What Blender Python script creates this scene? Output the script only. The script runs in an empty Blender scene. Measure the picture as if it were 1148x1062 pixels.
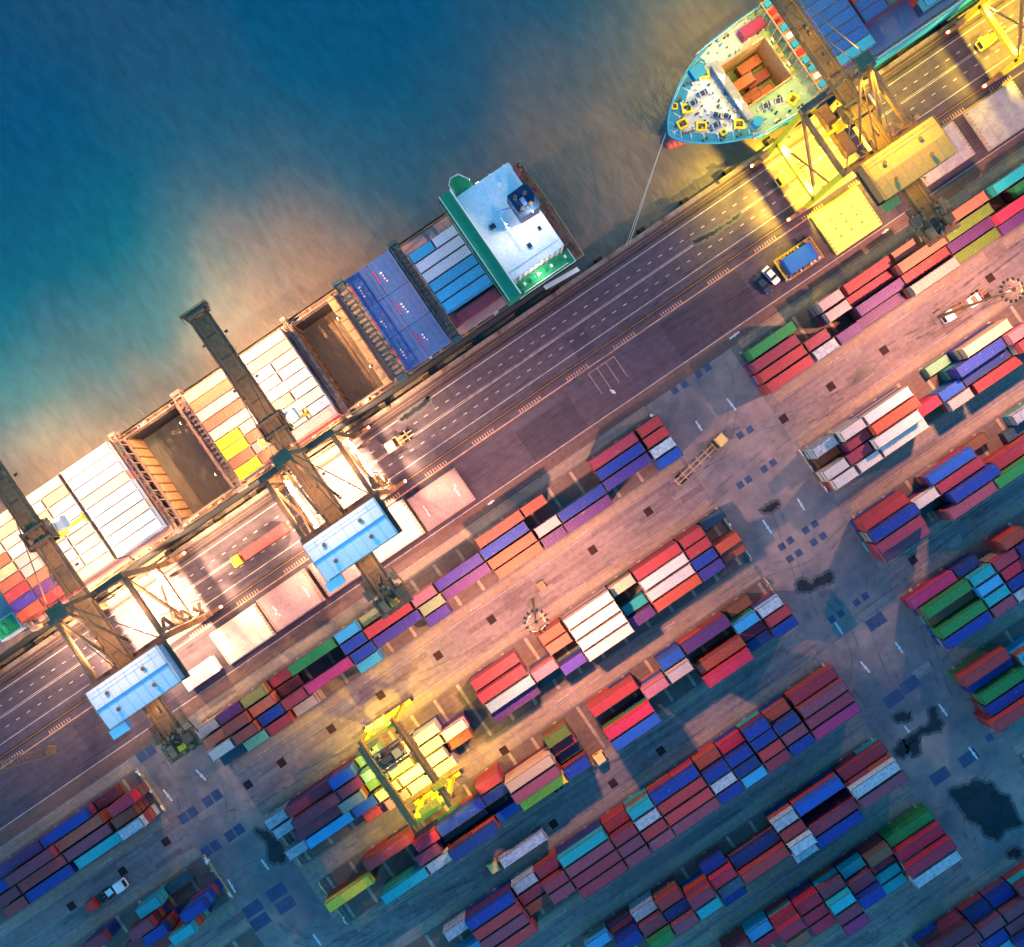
import bpy, math, random
from mathutils import Vector, Matrix
R = random.Random(7)
# ------------------------------------------------------------------ frame of the place
# x runs along the quay, y points from the yard to the sea, z up, metres.  The drone hovers 250 m above the origin.
H = 250.0
TH = math.radians(34.3)
SCL = 4.8
CS, SN = math.cos(TH), math.sin(TH)
def G(px, py, z=0.0):
    """survey of the photograph: where a picture point lies in the place at height z"""
    f = (1 - z / H) / SCL
    X, Y = px - 574, 531 - py
    return ((X * CS + Y * SN) * f, (-X * SN + Y * CS) * f)

S = bpy.context.scene
COL = S.collection

# ------------------------------------------------------------------ materials
MATS = {}
def nodes(m):
    m.use_nodes = True
    nt = m.node_tree
    return nt, nt.nodes, nt.links, nt.nodes['Principled BSDF']
def mat(name, rgb, rough=0.7, metal=0.0, dirt=0.35, scale=0.6, dirtcol=None, spec=0.3, bump=0.0, rand=0.12, coord='Object'):
    """painted or bare surface with blotches, grime and a small difference from object to object"""
    if name in MATS: return MATS[name]
    m = bpy.data.materials.new(name); MATS[name] = m
    nt, N, L, B = nodes(m)
    B.inputs['Roughness'].default_value = rough
    B.inputs['Metallic'].default_value = metal
    B.inputs['Specular IOR Level'].default_value = spec
    tc = N.new('ShaderNodeTexCoord')
    oi = N.new('ShaderNodeObjectInfo')
    add = N.new('ShaderNodeVectorMath'); add.operation = 'ADD'
    mul = N.new('ShaderNodeMath'); mul.operation = 'MULTIPLY'; mul.inputs[1].default_value = 97.0
    L.new(oi.outputs['Random'], mul.inputs[0])
    L.new(tc.outputs[coord], add.inputs[0]); L.new(mul.outputs[0], add.inputs[1])
    n1 = N.new('ShaderNodeTexNoise'); n1.inputs['Scale'].default_value = scale; n1.inputs['Detail'].default_value = 6
    n1.inputs['Roughness'].default_value = 0.65
    n2 = N.new('ShaderNodeTexNoise'); n2.inputs['Scale'].default_value = scale * 6; n2.inputs['Detail'].default_value = 5
    L.new(add.outputs[0], n1.inputs['Vector']); L.new(add.outputs[0], n2.inputs['Vector'])
    r1 = N.new('ShaderNodeMapRange'); r1.inputs['From Min'].default_value = .42; r1.inputs['From Max'].default_value = .72
    r1.inputs['To Max'].default_value = dirt
    L.new(n1.outputs['Fac'], r1.inputs['Value'])
    mx = N.new('ShaderNodeMixRGB'); mx.inputs[1].default_value = (*rgb, 1)
    dc = dirtcol or tuple(c * .35 + .02 for c in rgb)
    mx.inputs[2].default_value = (*dc, 1)
    L.new(r1.outputs[0], mx.inputs[0])
    mx2 = N.new('ShaderNodeMixRGB'); mx2.blend_type = 'MULTIPLY'; mx2.inputs[0].default_value = 1
    r2 = N.new('ShaderNodeMapRange'); r2.inputs['From Min'].default_value = .3; r2.inputs['From Max'].default_value = .7
    r2.inputs['To Min'].default_value = 1 - .22 * min(1, dirt * 2); r2.inputs['To Max'].default_value = 1.08
    L.new(n2.outputs['Fac'], r2.inputs['Value'])
    L.new(mx.outputs[0], mx2.inputs[1]); L.new(r2.outputs[0], mx2.inputs[2])
    if name.startswith('paint'):                       # patches of bare primer and rust, long rub marks
        for sc_, lo, hi, c_, am in ((2.2, .60, .66, (.16, .10, .08), .30), (.9, .66, .78, (.42, .40, .38), .22)):
            n3 = N.new('ShaderNodeTexNoise'); n3.inputs['Scale'].default_value = sc_; n3.inputs['Detail'].default_value = 4
            mp3 = N.new('ShaderNodeMapping'); mp3.inputs['Scale'].default_value = (.5, 1.6, 1); mp3.inputs['Location'].default_value = (sc_, 3, 1)
            L.new(add.outputs[0], mp3.inputs[0]); L.new(mp3.outputs[0], n3.inputs['Vector'])
            r4 = N.new('ShaderNodeMapRange'); r4.inputs['From Min'].default_value = lo; r4.inputs['From Max'].default_value = hi; r4.inputs['To Max'].default_value = am
            L.new(n3.outputs['Fac'], r4.inputs['Value'])
            m3 = N.new('ShaderNodeMixRGB'); L.new(r4.outputs[0], m3.inputs[0]); L.new(mx2.outputs[0], m3.inputs[1]); m3.inputs[2].default_value = (*c_, 1); mx2 = m3
    hs = N.new('ShaderNodeHueSaturation')
    r3 = N.new('ShaderNodeMapRange'); r3.inputs['To Min'].default_value = 1 - rand; r3.inputs['To Max'].default_value = 1 + rand
    L.new(oi.outputs['Random'], r3.inputs['Value']); L.new(r3.outputs[0], hs.inputs['Value'])
    L.new(mx2.outputs[0], hs.inputs['Color']); L.new(hs.outputs[0], B.inputs['Base Color'])
    if bump:
        bp = N.new('ShaderNodeBump'); bp.inputs['Strength'].default_value = bump
        L.new(n2.outputs['Fac'], bp.inputs['Height']); L.new(bp.outputs[0], B.inputs['Normal'])
    return m
def glow(name, rgb, s):
    m = bpy.data.materials.new(name); MATS[name] = m
    nt, N, L, B = nodes(m)
    B.inputs['Base Color'].default_value = (.6, .6, .6, 1)
    B.inputs['Emission Color'].default_value = (*rgb, 1); B.inputs['Emission Strength'].default_value = s
    return m

# container paints: code -> (words for the label, colour)
PAINT = {
 'PW': ('pinkish white', (0.395, 0.298, 0.275)), 'SA': ('salmon orange', (0.464, 0.126, 0.069)), 'WH': ('white', (.52,.46,.40)),
 'TD': ('dark teal', (0.019, 0.079, 0.102)), 'PU': ('purple', (.085,.025,.12)), 'RU': ('rusty red', (0.324, 0.069, 0.042)),
 'MI': ('mint green', (0.185, 0.433, 0.245)), 'YG': ('yellow green', (0.284, 0.262, 0.066)), 'BL': ('deep blue', (.008,.035,.24)),
 'RE': ('red', (0.369, 0.038, 0.042)), 'MA': ('maroon', (0.254, 0.033, 0.059)), 'MD': ('dark maroon', (0.131, 0.022, 0.041)),
 'MG': ('magenta', (.36,.03,.13)), 'GR': ('green', (0.019, 0.210, 0.052)), 'LB': ('sky blue', (.035,.33,.58)),
 'PG': ('pale green', (0.257, 0.317, 0.151)), 'PB': ('violet blue', (.045,.03,.20)), 'PK': ('pink', (0.389, 0.125, 0.148)),
 'VB': ('bright violet', (.07,.035,.28)), 'OR': ('bright orange', (0.477, 0.075, 0.034)), 'WT': ('white and teal', (0.365, 0.463, 0.493)),
 'MB': ('bright blue', (.012,.08,.36)), 'CR': ('crimson', (0.476, 0.021, 0.055)), 'MV': ('mauve', (0.225, 0.052, 0.082)),
 'TE': ('turquoise', (.015,.34,.36)), 'LW': ('mottled white', (0.402, 0.448, 0.478)), 'GW': ('grey white', (0.239, 0.216, 0.178)),
 'YW': ('cream yellow', (0.460, 0.430, 0.235)), 'GT': ('grey green', (0.244, 0.334, 0.319)), 'CM': ('cream', (0.472, 0.321, 0.201)),
 'ST': ('dark steel blue', (0.035, 0.080, 0.125)), 'YE': ('yellow', (.95,.52,.04)), 'OL': ('olive green', (0.096, 0.142, 0.017)),
 'BR': ('brown', (0.195, 0.089, 0.044)), 'NA': ('navy blue', (0.012, 0.033, 0.153)),
 'YY': ('vivid yellow', (.85,.85,.02)), 'PL': ('pale lilac', (0.478, 0.403, 0.493)), 'IB': ('ice blue', (.40,.50,.62)),
}
for k, (wd, c) in PAINT.items():
    if k in ('LW', 'WT'): mat('paint ' + wd, c, .55, dirt=.75, scale=1.3, dirtcol=(.10, .14, .17))
    elif k in ('WH', 'CM', 'PW', 'IB'): mat('paint ' + wd, c, .55, dirt=.25, scale=.5, dirtcol=(c[0]*.7, c[1]*.6, c[2]*.5))
    else: mat('paint ' + wd, c, .5, dirt=.45, scale=.45, dirtcol=(c[0]*.6+.02, c[1]*.65+.015, c[2]*.7+.01))
PM = lambda k: MATS['paint ' + PAINT[k][0]]

M_steel = mat('grey brown steel', (.34, .18, .085), .6, dirt=.6, dirtcol=(.13, .07, .035))
M_boomtop = mat('boom walkway', (.27, .14, .055), .7, dirt=.7, dirtcol=(.12, .06, .03), scale=.9)
M_dark = mat('dark greasy steel', (.17, .095, .05), .5, dirt=.5)
M_yellow = mat('crane yellow paint', (.85, .60, .03), .5, dirt=.25)
M_bluewhite = mat('pale blue roof paint', (.90, .86, .86), .5, dirt=.10, scale=.3)
M_ridge = mat('blue ridge sheet', (.10, .36, .60), .5, dirt=.2)
M_ochre = mat('ochre roof paint', (.92, .40, .08), .55, dirt=.25, scale=.3, dirtcol=(.55, .27, .10))
M_ochred = mat('ochre wall paint', (.5, .22, .09), .6, dirt=.3)
M_tyre = mat('tyre rubber', (.02, .02, .02), .9, dirt=.2)
M_glass = mat('dark window glass', (.02, .03, .04), .1, dirt=.05, spec=.6)
M_hull = mat('hull paint', (.03, .035, .045), .6, dirt=.4)
M_deckred = mat('rusty deck', (.30, .14, .09), .8, dirt=.7, scale=.5, dirtcol=(.10, .05, .04))
M_deckpink = mat('dusty pink deck', (.40, .26, .20), .8, dirt=.6, scale=.5)
M_green = mat('ship green paint', (.01, .24, .13), .5, dirt=.25)
M_greendeck = mat('bright green deck', (.02, .34, .12), .7, dirt=.6, scale=1.2, dirtcol=(.01, .10, .07))
M_whitedeck = mat('worn white deck', (.92, .88, .86), .7, dirt=.35, scale=.35, dirtcol=(.35, .60, .70))
M_funnel = mat('navy funnel paint', (.015, .04, .09), .5, dirt=.3)
M_hatchblue = mat('blue hatch cover', (.05, .14, .36), .6, dirt=.6, scale=.35, dirtcol=(.12, .10, .26))
M_hold = mat('hold plating', (.20, .25, .20), .8, dirt=.6)
M_tan = mat('tan bulkhead', (.55, .34, .17), .8, dirt=.6, scale=.8)
M_white = mat('white paint', (.78, .78, .76), .5, dirt=.2)
M_red = mat('signal red paint', (.6, .03, .03), .5, dirt=.2)
M_lav = mat('lavender deck paint', (.62, .60, .68), .7, dirt=.4, scale=.35, dirtcol=(.25, .40, .45))
M_shipblue = mat('bright blue deck paint', (.02, .30, .58), .6, dirt=.35, scale=.6)
M_mintdeck = mat('mint deck paint', (.34, .52, .42), .7, dirt=.4, scale=.5)
M_rope = mat('mooring rope', (.42, .40, .36), .9, dirt=.2)
M_boot = mat('red boot topping', (.45, .08, .08), .7, dirt=.3)
M_barge = mat('blue canvas', (.01, .10, .42), .8, dirt=.35, scale=1.0)
M_cap = mat('gold cab roof', (.85, .55, .16), .4, dirt=.2)
M_hatchpink = mat('dusty rose hatch cover', (.36, .23, .22), .8, dirt=.5, scale=.35, dirtcol=(.24, .15, .15))
M_hatchcream = mat('cream hatch cover', (.62, .52, .40), .8, dirt=.4, scale=.35)
M_hatchgrey = mat('speckled grey hatch cover', (.42, .38, .38), .8, dirt=.8, scale=.5, dirtcol=(.25, .2, .22))
M_lampsodium = glow('sodium lamp glass', (1, .55, .2), 6)
M_lampwarm = glow('warm floodlight glass', (1, .72, .42), 8)
M_lampyel = glow('yellow floodlight glass', (1, .85, .2), 8)

# ------------------------------------------------------------------ mesh builder
class MB:
    def __init__(s): s.v = []; s.f = []; s.m = []
    def add(s, vs, fs, m=0):
        o = len(s.v); s.v += [tuple(v) for v in vs]
        s.f += [tuple(i + o for i in f) for f in fs]; s.m += [m] * len(fs)
    def box(s, x0, x1, y0, y1, z0, z1, m=0):
        vs = [(x0,y0,z0),(x1,y0,z0),(x1,y1,z0),(x0,y1,z0),(x0,y0,z1),(x1,y0,z1),(x1,y1,z1),(x0,y1,z1)]
        s.add(vs, [(3,2,1,0),(4,5,6,7),(0,1,5,4),(1,2,6,5),(2,3,7,6),(3,0,4,7)], m)
    def cbox(s, cx, cy, cz, sx, sy, sz, m=0, a=0.0):
        c, n = math.cos(a), math.sin(a); vs = []
        for dz in (-sz/2, sz/2):
            for dx, dy in ((-sx/2,-sy/2),(sx/2,-sy/2),(sx/2,sy/2),(-sx/2,sy/2)):
                vs.append((cx + dx*c - dy*n, cy + dx*n + dy*c, cz + dz))
        s.add(vs, [(3,2,1,0),(4,5,6,7),(0,1,5,4),(1,2,6,5),(2,3,7,6),(3,0,4,7)], m)
    def beam(s, p, q, w, h=None, m=0):
        h = h or w; p, q = Vector(p), Vector(q); d = (q - p).normalized()
        up = Vector((0,0,1)) if abs(d.z) < .95 else Vector((0,1,0))
        a = d.cross(up).normalized(); b = a.cross(d).normalized(); vs = []
        for e in (p, q):
            for i, j in ((-1,-1),(1,-1),(1,1),(-1,1)): vs.append(e + a*(i*w/2) + b*(j*h/2))
        s.add(vs, [(0,1,2,3),(7,6,5,4),(0,4,5,1),(1,5,6,2),(2,6,7,3),(3,7,4,0)], m)
    def cyl(s, p, q, r, n=10, r2=None, m=0):
        r2 = r if r2 is None else r2; p, q = Vector(p), Vector(q); d = (q - p).normalized()
        up = Vector((0,0,1)) if abs(d.z) < .95 else Vector((0,1,0))
        a = d.cross(up).normalized(); b = a.cross(d).normalized(); vs = []
        for e, rr in ((p, r), (q, r2)):
            for k in range(n):
                t = 2*math.pi*k/n; vs.append(e + a*(rr*math.cos(t)) + b*(rr*math.sin(t)))
        fs = [(k, (k+1) % n, n + (k+1) % n, n + k) for k in range(n)]
        fs += [tuple(range(n))[::-1], tuple(range(n, 2*n))]
        s.add(vs, fs, m)
    def tube(s, pts, r, n=6, m=0):
        for a, b in zip(pts, pts[1:]): s.cyl(a, b, r, n, m=m)
    def prism(s, out, z0, z1, m=0, out0=None):
        n = len(out); o0 = out0 or out
        vs = [(x, y, z0) for x, y in o0] + [(x, y, z1) for x, y in out]
        fs = [(k, (k+1) % n, n + (k+1) % n, n + k) for k in range(n)]
        fs += [tuple(range(n))[::-1], tuple(range(n, 2*n))]
        s.add(vs, fs, m)
    def truss(s, p, q, w, h, bay, t, m=0):
        """lattice box girder from p to q (horizontal axis)"""
        p, q = Vector(p), Vector(q); d = (q-p); Ln = d.length; d.normalize()
        a = d.cross(Vector((0,0,1))).normalized(); n = max(1, round(Ln / bay))
        cs = [a*(i*w/2) + Vector((0,0,j*h/2)) for i, j in ((-1,-1),(1,-1),(1,1),(-1,1))]
        for c in cs: s.beam(p+c, q+c, t, t, m)
        for k in range(n + 1):
            e = p + d*(Ln*k/n)
            for i in range(4): s.beam(e+cs[i], e+cs[(i+1) % 4], t*.6, t*.6, m)
            if k < n:
                e2 = p + d*(Ln*(k+1)/n)
                for i in range(4):
                    A, Bq = (cs[i], cs[(i+1) % 4]) if k % 2 else (cs[(i+1) % 4], cs[i])
                    s.beam(e+A, e2+Bq, t*.5, t*.5, m)
    def mesh(s, name):
        me = bpy.data.meshes.new(name); me.from_pydata(s.v, [], s.f); me.update()
        me.polygons.foreach_set('material_index', s.m); return me
    def build(s, name, mats, parent=None, loc=(0,0,0), rz=0, smooth=False):
        me = s.mesh(name)
        for mm in (mats if isinstance(mats, (list, tuple)) else [mats]): me.materials.append(mm)
        if smooth: me.polygons.foreach_set('use_smooth', [True]*len(me.polygons))
        o = bpy.data.objects.new(name, me); COL.objects.link(o)
        o.location = loc; o.rotation_euler.z = rz
        if parent: o.parent = parent
        return o
def each(mb, name, mats, parent):
    """one object per loose piece of the mesh builder"""
    par = list(range(len(mb.v)))
    def find(a):
        while par[a] != a: par[a] = par[par[a]]; a = par[a]
        return a
    for f in mb.f:
        for i in f[1:]: par[find(i)] = find(f[0])
    grp = {}
    for f, m in zip(mb.f, mb.m): grp.setdefault(find(f[0]), []).append((f, m))
    for fs in grp.values():
        idx = sorted({i for f, _ in fs for i in f}); mp = {i: k for k, i in enumerate(idx)}
        c = Vector(mb.v[idx[0]]); b = MB(); b.v = [tuple(Vector(mb.v[i]) - c) for i in idx]
        ms = sorted({m for _, m in fs}); b.f = [tuple(mp[i] for i in f) for f, _ in fs]; b.m = [ms.index(m) for _, m in fs]
        b.build(name, [mats[m] if isinstance(mats, (list, tuple)) else mats for m in ms], parent, loc=c)
def tag(o, label=None, cat=None, group=None, kind=None):
    if label: o['label'] = label
    if cat: o['category'] = cat
    if group: o['group'] = group
    if kind: o['kind'] = kind
    return o
def empty(name, loc, rz=0, label=None, cat=None, group=None):
    o = bpy.data.objects.new(name, None); COL.objects.link(o); o.location = loc; o.rotation_euler.z = rz
    o.empty_display_size = .5
    return tag(o, label, cat, group)
def copy_tree(o, parent=None):
    c = o.copy(); COL.objects.link(c); c.parent = parent
    for ch in list(o.children): copy_tree(ch, c)
    return c
ORD = ['first','second','third','fourth','fifth','sixth','seventh','eighth','ninth','tenth','eleventh','twelfth','thirteenth','fourteenth','fifteenth','sixteenth','seventeenth']
YARD = """
A 0 -8.81|2 PW 3 -89.7|2 PU 3 -83.3|2 YG 3 -76.9|2 MA 1 -70.5|4 GR 3 -60.7|2 LB 3 -51.2|2 PG 2 -44.8|4 RU 3 -9.4|2 RU 3 -0.0|4 MA 3 21.9|2 RE 3 31.8
A 1 -11.64|2 SA 3 -89.3|2 RU 4 -82.9|2 SA 3 -76.5|2 MD 1 -70.1|2 BL 3 -51.2|4 RE 3 -41.8|2 PK 3 -32.1|4 PB 3 -22.6|4 BL 3 -10.0|4 BL 3 21.9|2 RE 3 31.7
A 2 -14.47|2 WH 4 -88.7|2 RU 4 -82.3|2 BL 3 -75.9|2 MA 3 -69.5|4 MG 3 -60.1|2 BL 3 -50.6|4 PB 3 -41.2|2 PG 3 -31.7|4 PU 3 -22.3|4 OR 3 -9.8|2 PW 3 -0.1|4 BL 3 9.3|4 PB 3 21.8|2 WT 3 31.5
A 3 -17.30|2 TD 1 -89.9|2 MI 3 -81.9|2 RE 3 -75.5|2 PW 2 -68.9|2 LB 2 -51.3|2 VB 2 -32.3|4 OR 3 -9.8|2 PU 3 -0.3|4 PU 3 9.1|2 MB 3 31.5
B 0 -8.34|4 GR 3 65.7|2 PW 3 81.8|4 RE 3 91.9|2 SA 3 101.9|4 SA 4 116.8
B 1 -11.17|4 MA 3 64.6|2 PW 3 81.7|4 MA 2 91.2|4 SA 4 103.7|4 OL 4 116.2
B 2 -14.00|4 RE 3 64.6|2 MA 3 74.1|4 PU 3 91.4|4 RE 3 103.9|4 PU 3 116.4
B 3 -16.83|4 RE 3 64.8|2 LW 3 74.6|2 PU 3 81.1|4 PU 2 90.8|4 GW 4 103.3|4 OL 3 115.8
C 0 -9.29|4 PU 3 -141.6|4 BL 3 -129.1|2 MD 1 -119.6
C 1 -12.12|2 CR 4 -114.3|4 MA 4 -139.2|4 RU 3 -126.8|4 BL 3 -151.8
C 2 -14.95|4 RE 3 -138.9|4 MV 3 -126.4|2 RU 3 -116.3|4 MA 3 -151.4
C 3 -17.78|4 BL 3 -138.7|2 RE 3 -148.2|4 TE 3 -125.3|2 LW 4 -115.4
D 0 -34.99|2 LW 2 -88.9|4 MA 3 -79.5|2 MB 4 -70.0|2 MI 2 -63.6|4 RE 3 -28.5|2 OR 3 -13.0|4 WH 4 -3.1|2 CM 3 6.4|4 RE 3 15.9|2 RE 3 25.5|2 ST 1 32.4
D 1 -37.82|2 LW 2 -88.5|4 MA 4 -79.0|2 MA 4 -69.6|2 MI 4 -63.2|2 WH 4 -55.7|2 WH 3 -49.3|4 RE 4 -28.6|2 SA 3 -13.0|4 WH 4 -3.2|4 WH 3 15.9|2 RE 3 25.4
D 2 -40.65|4 MA 3 -80.6|2 GW 4 -71.2|2 MI 2 -64.8|2 YW 3 -58.4|2 PW 3 -49.9|2 WH 3 -43.5|4 GT 4 -28.2|2 PK 4 -18.8|4 WH 4 -3.2|2 TE 2 6.2|4 WH 3 15.7|2 BL 3 25.1|2 OR 3 31.5
D 3 -43.48|2 LW 2 -89.0|4 LB 3 -79.6|2 MB 3 -70.1|2 YW 3 -63.7|2 WH 3 -57.3|2 WH 3 -50.9|2 RU 2 -44.2|4 PU 3 -28.7|2 TD 1 -19.3|2 VB 3 -12.8|4 WH 4 -3.3|2 PU 3 6.1|4 OR 3 15.7|2 PB 3 25.1|2 RU 2 31.7
D 4 -46.31|2 RE 2 -69.4|2 PK 3 -63.0|2 PW 3 -56.6|2 PW 3 -50.2
E 0 -34.91|2 LW 3 62.0|2 WH 4 68.7|4 WH 4 78.2|4 CM 4 105.0|2 MI 1 95.5
E 1 -37.74|2 MA 3 69.0|2 BR 1 62.6|4 OR 4 78.4|4 BL 4 101.4|2 PK 5 110.9
E 2 -40.57|2 WH 3 61.1|2 MA 3 67.5|4 WH 4 77.0|2 CR 3 86.4|2 MB 3 92.8|4 NA 3 102.3|4 RE 5 114.8
E 3 -43.40|2 WH 3 61.8|2 WH 3 68.4|4 WH 3 77.9|2 PW 3 93.4|4 RE 3 103.5
F 0 -34.81|2 TE 3 -123.4|2 MA 3 -138.0|2 TD 1 -117.0
F 1 -37.64|2 MA 4 -126.3
F 2 -40.47|2 BL 4 -124.3|2 BL 5 -113.0|2 MA 2 -130.7
F 3 -43.30|2 TE 5 -117.9|2 RE 3 -124.3
G 0 -55.05|4 RE 3 -71.7|2 RE 3 -43.9|2 OL 3 -25.1|4 RE 3 -9.6|2 MB 3 6.2|4 PU 3 15.7|2 BR 1 26.1
G 1 -57.88|4 YE 3 -84.1|2 CR 3 -62.9|4 BL 3 -53.4|2 NA 3 -44.0|4 CM 4 -34.5|2 RE 2 -25.1|2 PK 4 -0.4|2 PW 4 6.0|2 LB 3 24.9|2 LW 3 31.3
G 2 -60.71|2 MA 3 -64.4|4 MV 4 -34.8|2 ST 1 -25.3|4 CR 4 -9.6|4 RU 3 15.9|2 CR 2 25.3|2 RE 3 31.7|4 TD 1 -54.9
G 3 -63.54|4 TE 3 -72.6|2 LW 3 -63.2|4 NA 4 -53.7|2 MB 2 -44.3|4 YE 3 -34.8|2 BL 3 -25.4|4 MB 4 -9.6|4 CR 4 15.5|2 NA 2 25.1|2 BL 3 31.5
H 0 -54.74|4 RE 3 64.9|4 MB 3 83.2|2 LW 2 104.8|2 BR 1 92.6
H 1 -57.57|4 BL 4 64.7|2 WH 3 74.3|4 MA 3 83.7|4 ST 1 105.0
H 2 -60.40|4 MA 4 64.3|4 BL 4 84.6|4 MA 3 97.1|2 TD 1 75.1
H 3 -63.23|4 MV 3 64.8|4 MV 4 81.8|4 GR 4 94.3
I 0 -79.20|2 LW 2 -69.4|4 BL 3 -60.0|2 LW 2 -50.4|2 MA 2 -44.0|4 TE 3 -34.6|2 RE 2 -25.1|2 TE 3 -18.7|4 BL 3 -9.3|2 RU 2 0.2|2 CR 2 6.6|2 BL 3 13.1|2 RU 2 19.4|4 MA 2 29.6
I 1 -82.03|4 RE 3 -60.0|2 MA 2 -50.5|2 MA 3 -44.1|4 MV 3 -34.7|2 MA 3 -25.2|2 LW 3 -18.8|4 RE 3 -9.3|2 BL 3 0.1|2 BL 3 6.5|2 BL 3 13.0|2 NA 3 19.5|4 MV 3 29.5
I 2 -84.86|2 LB 2 -69.4|4 MV 3 -59.9|2 RU 2 -50.5|2 MV 3 -44.1|4 MA 3 -34.6|2 MV 3 -25.2|2 RE 3 -18.8|4 RE 3 -9.3|2 LW 3 0.1|2 NA 3 6.5|2 RE 3 13.2|2 MV 3 19.6|4 MA 3 29.2
I 3 -87.69|4 RE 3 -59.5|4 MA 3 -34.8|2 MV 3 -25.3|2 MV 3 -18.7|4 MV 3 -9.3|2 BL 3 0.2|2 LB 3 6.6|2 MA 3 13.0|2 BL 3 19.6|4 MG 3 29.1
J 0 -76.30|4 MG 2 64.5|2 NA 2 74.0|2 RU 3 85.6
J 1 -79.13|4 GR 3 65.4|2 TE 3 74.9|2 MA 3 81.3|2 BL 4 87.7
J 2 -81.96|2 LB 3 75.1|2 CR 3 81.6|4 BR 2 65.7
J 3 -84.79|4 GR 3 65.6|2 TE 3 75.1|2 BL 3 81.5
J 4 -87.62|4 BL 3 65.5|2 MV 3 75.0|2 LW 3 81.3
K 0 -99.80|2 LB 2 -44.1|2 MA 1 -37.7|2 LW 2 -31.3|2 RE 3 -24.9|2 BL 2 -12.3|2 LW 3 6.8|4 MB 3 16.3|4 MA 2 29.2
K 1 -102.63|2 BL 3 -37.6|2 MV 3 -31.2|2 NA 3 -24.8|2 MA 4 -18.4|2 CR 3 -12.0|4 NA 2 -2.5|2 RE 3 6.9|4 LW 4 28.7
K 2 -105.46|2 GR 4 -31.1|2 MV 4 -24.7|2 TE 4 -18.3|2 ST 3 -11.9|4 RE 3 -2.5|2 LW 4 7.0|4 MA 3 16.4|4 MV 4 28.9
K 3 -108.29|2 BL 2 -12.4|2 LW 3 6.5|4 BL 3 15.9
L 0 -96.84|4 RE 3 63.9
L 1 -99.67|4 BL 2 64.6|2 LB 4 74.0
L 2 -102.50|4 GR 3 65.1
L 3 -105.33|4 BL 3 64.8
L 4 -108.16|4 RE 4 63.4
M 0 -118.42|2 CR 3 0.7|2 CR 5 -5.7|2 LB 2 -12.1|2 MV 3 7.1|2 TE 2 13.5|2 BR 3 19.9|4 GR 2 29.4|2 MA 3 -18.5
M 1 -121.25|2 CR 3 0.5|2 CR 2 -11.6|2 TE 4 6.9|2 MV 3 13.3|2 CR 2 19.7|4 CR 3 29.2
M 2 -124.08|2 CR 3 0.4|2 SA 3 -6.0|2 MA 4 6.8|2 BL 4 13.2|2 TE 2 19.6|4 CR 4 29.1
M 3 -126.91|2 MG 4 6.8|2 TE 2 19.4|4 LW 4 28.8
N 0 -143.26|4 MD 3 22.1|2 NA 2 31.6|2 BL 2 38.0|4 MA 3 47.5
N 1 -146.09|2 MV 3 32.0|4 MV 3 41.5|4 MA 3 22.6
N 2 -148.92|2 BL 3 30.9|4 MV 3 40.4
N 3 -151.75|2 LB 3 30.6|4 BL 4 40.1
Q 0 -8.62|4 TE 3 132.3
Q 1 -11.45|4 GR 3 136.0|2 RU 1 126.5
Q 2 -14.28|4 CR 4 128.1
Q 3 -17.11|4 PU 3 128.4
"""
LM, LS, LR, SKYT, SKYS, EXPO = 15000, 11500, 3300, (1.12, 1.38, 1.0), .15, 2.97
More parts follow.
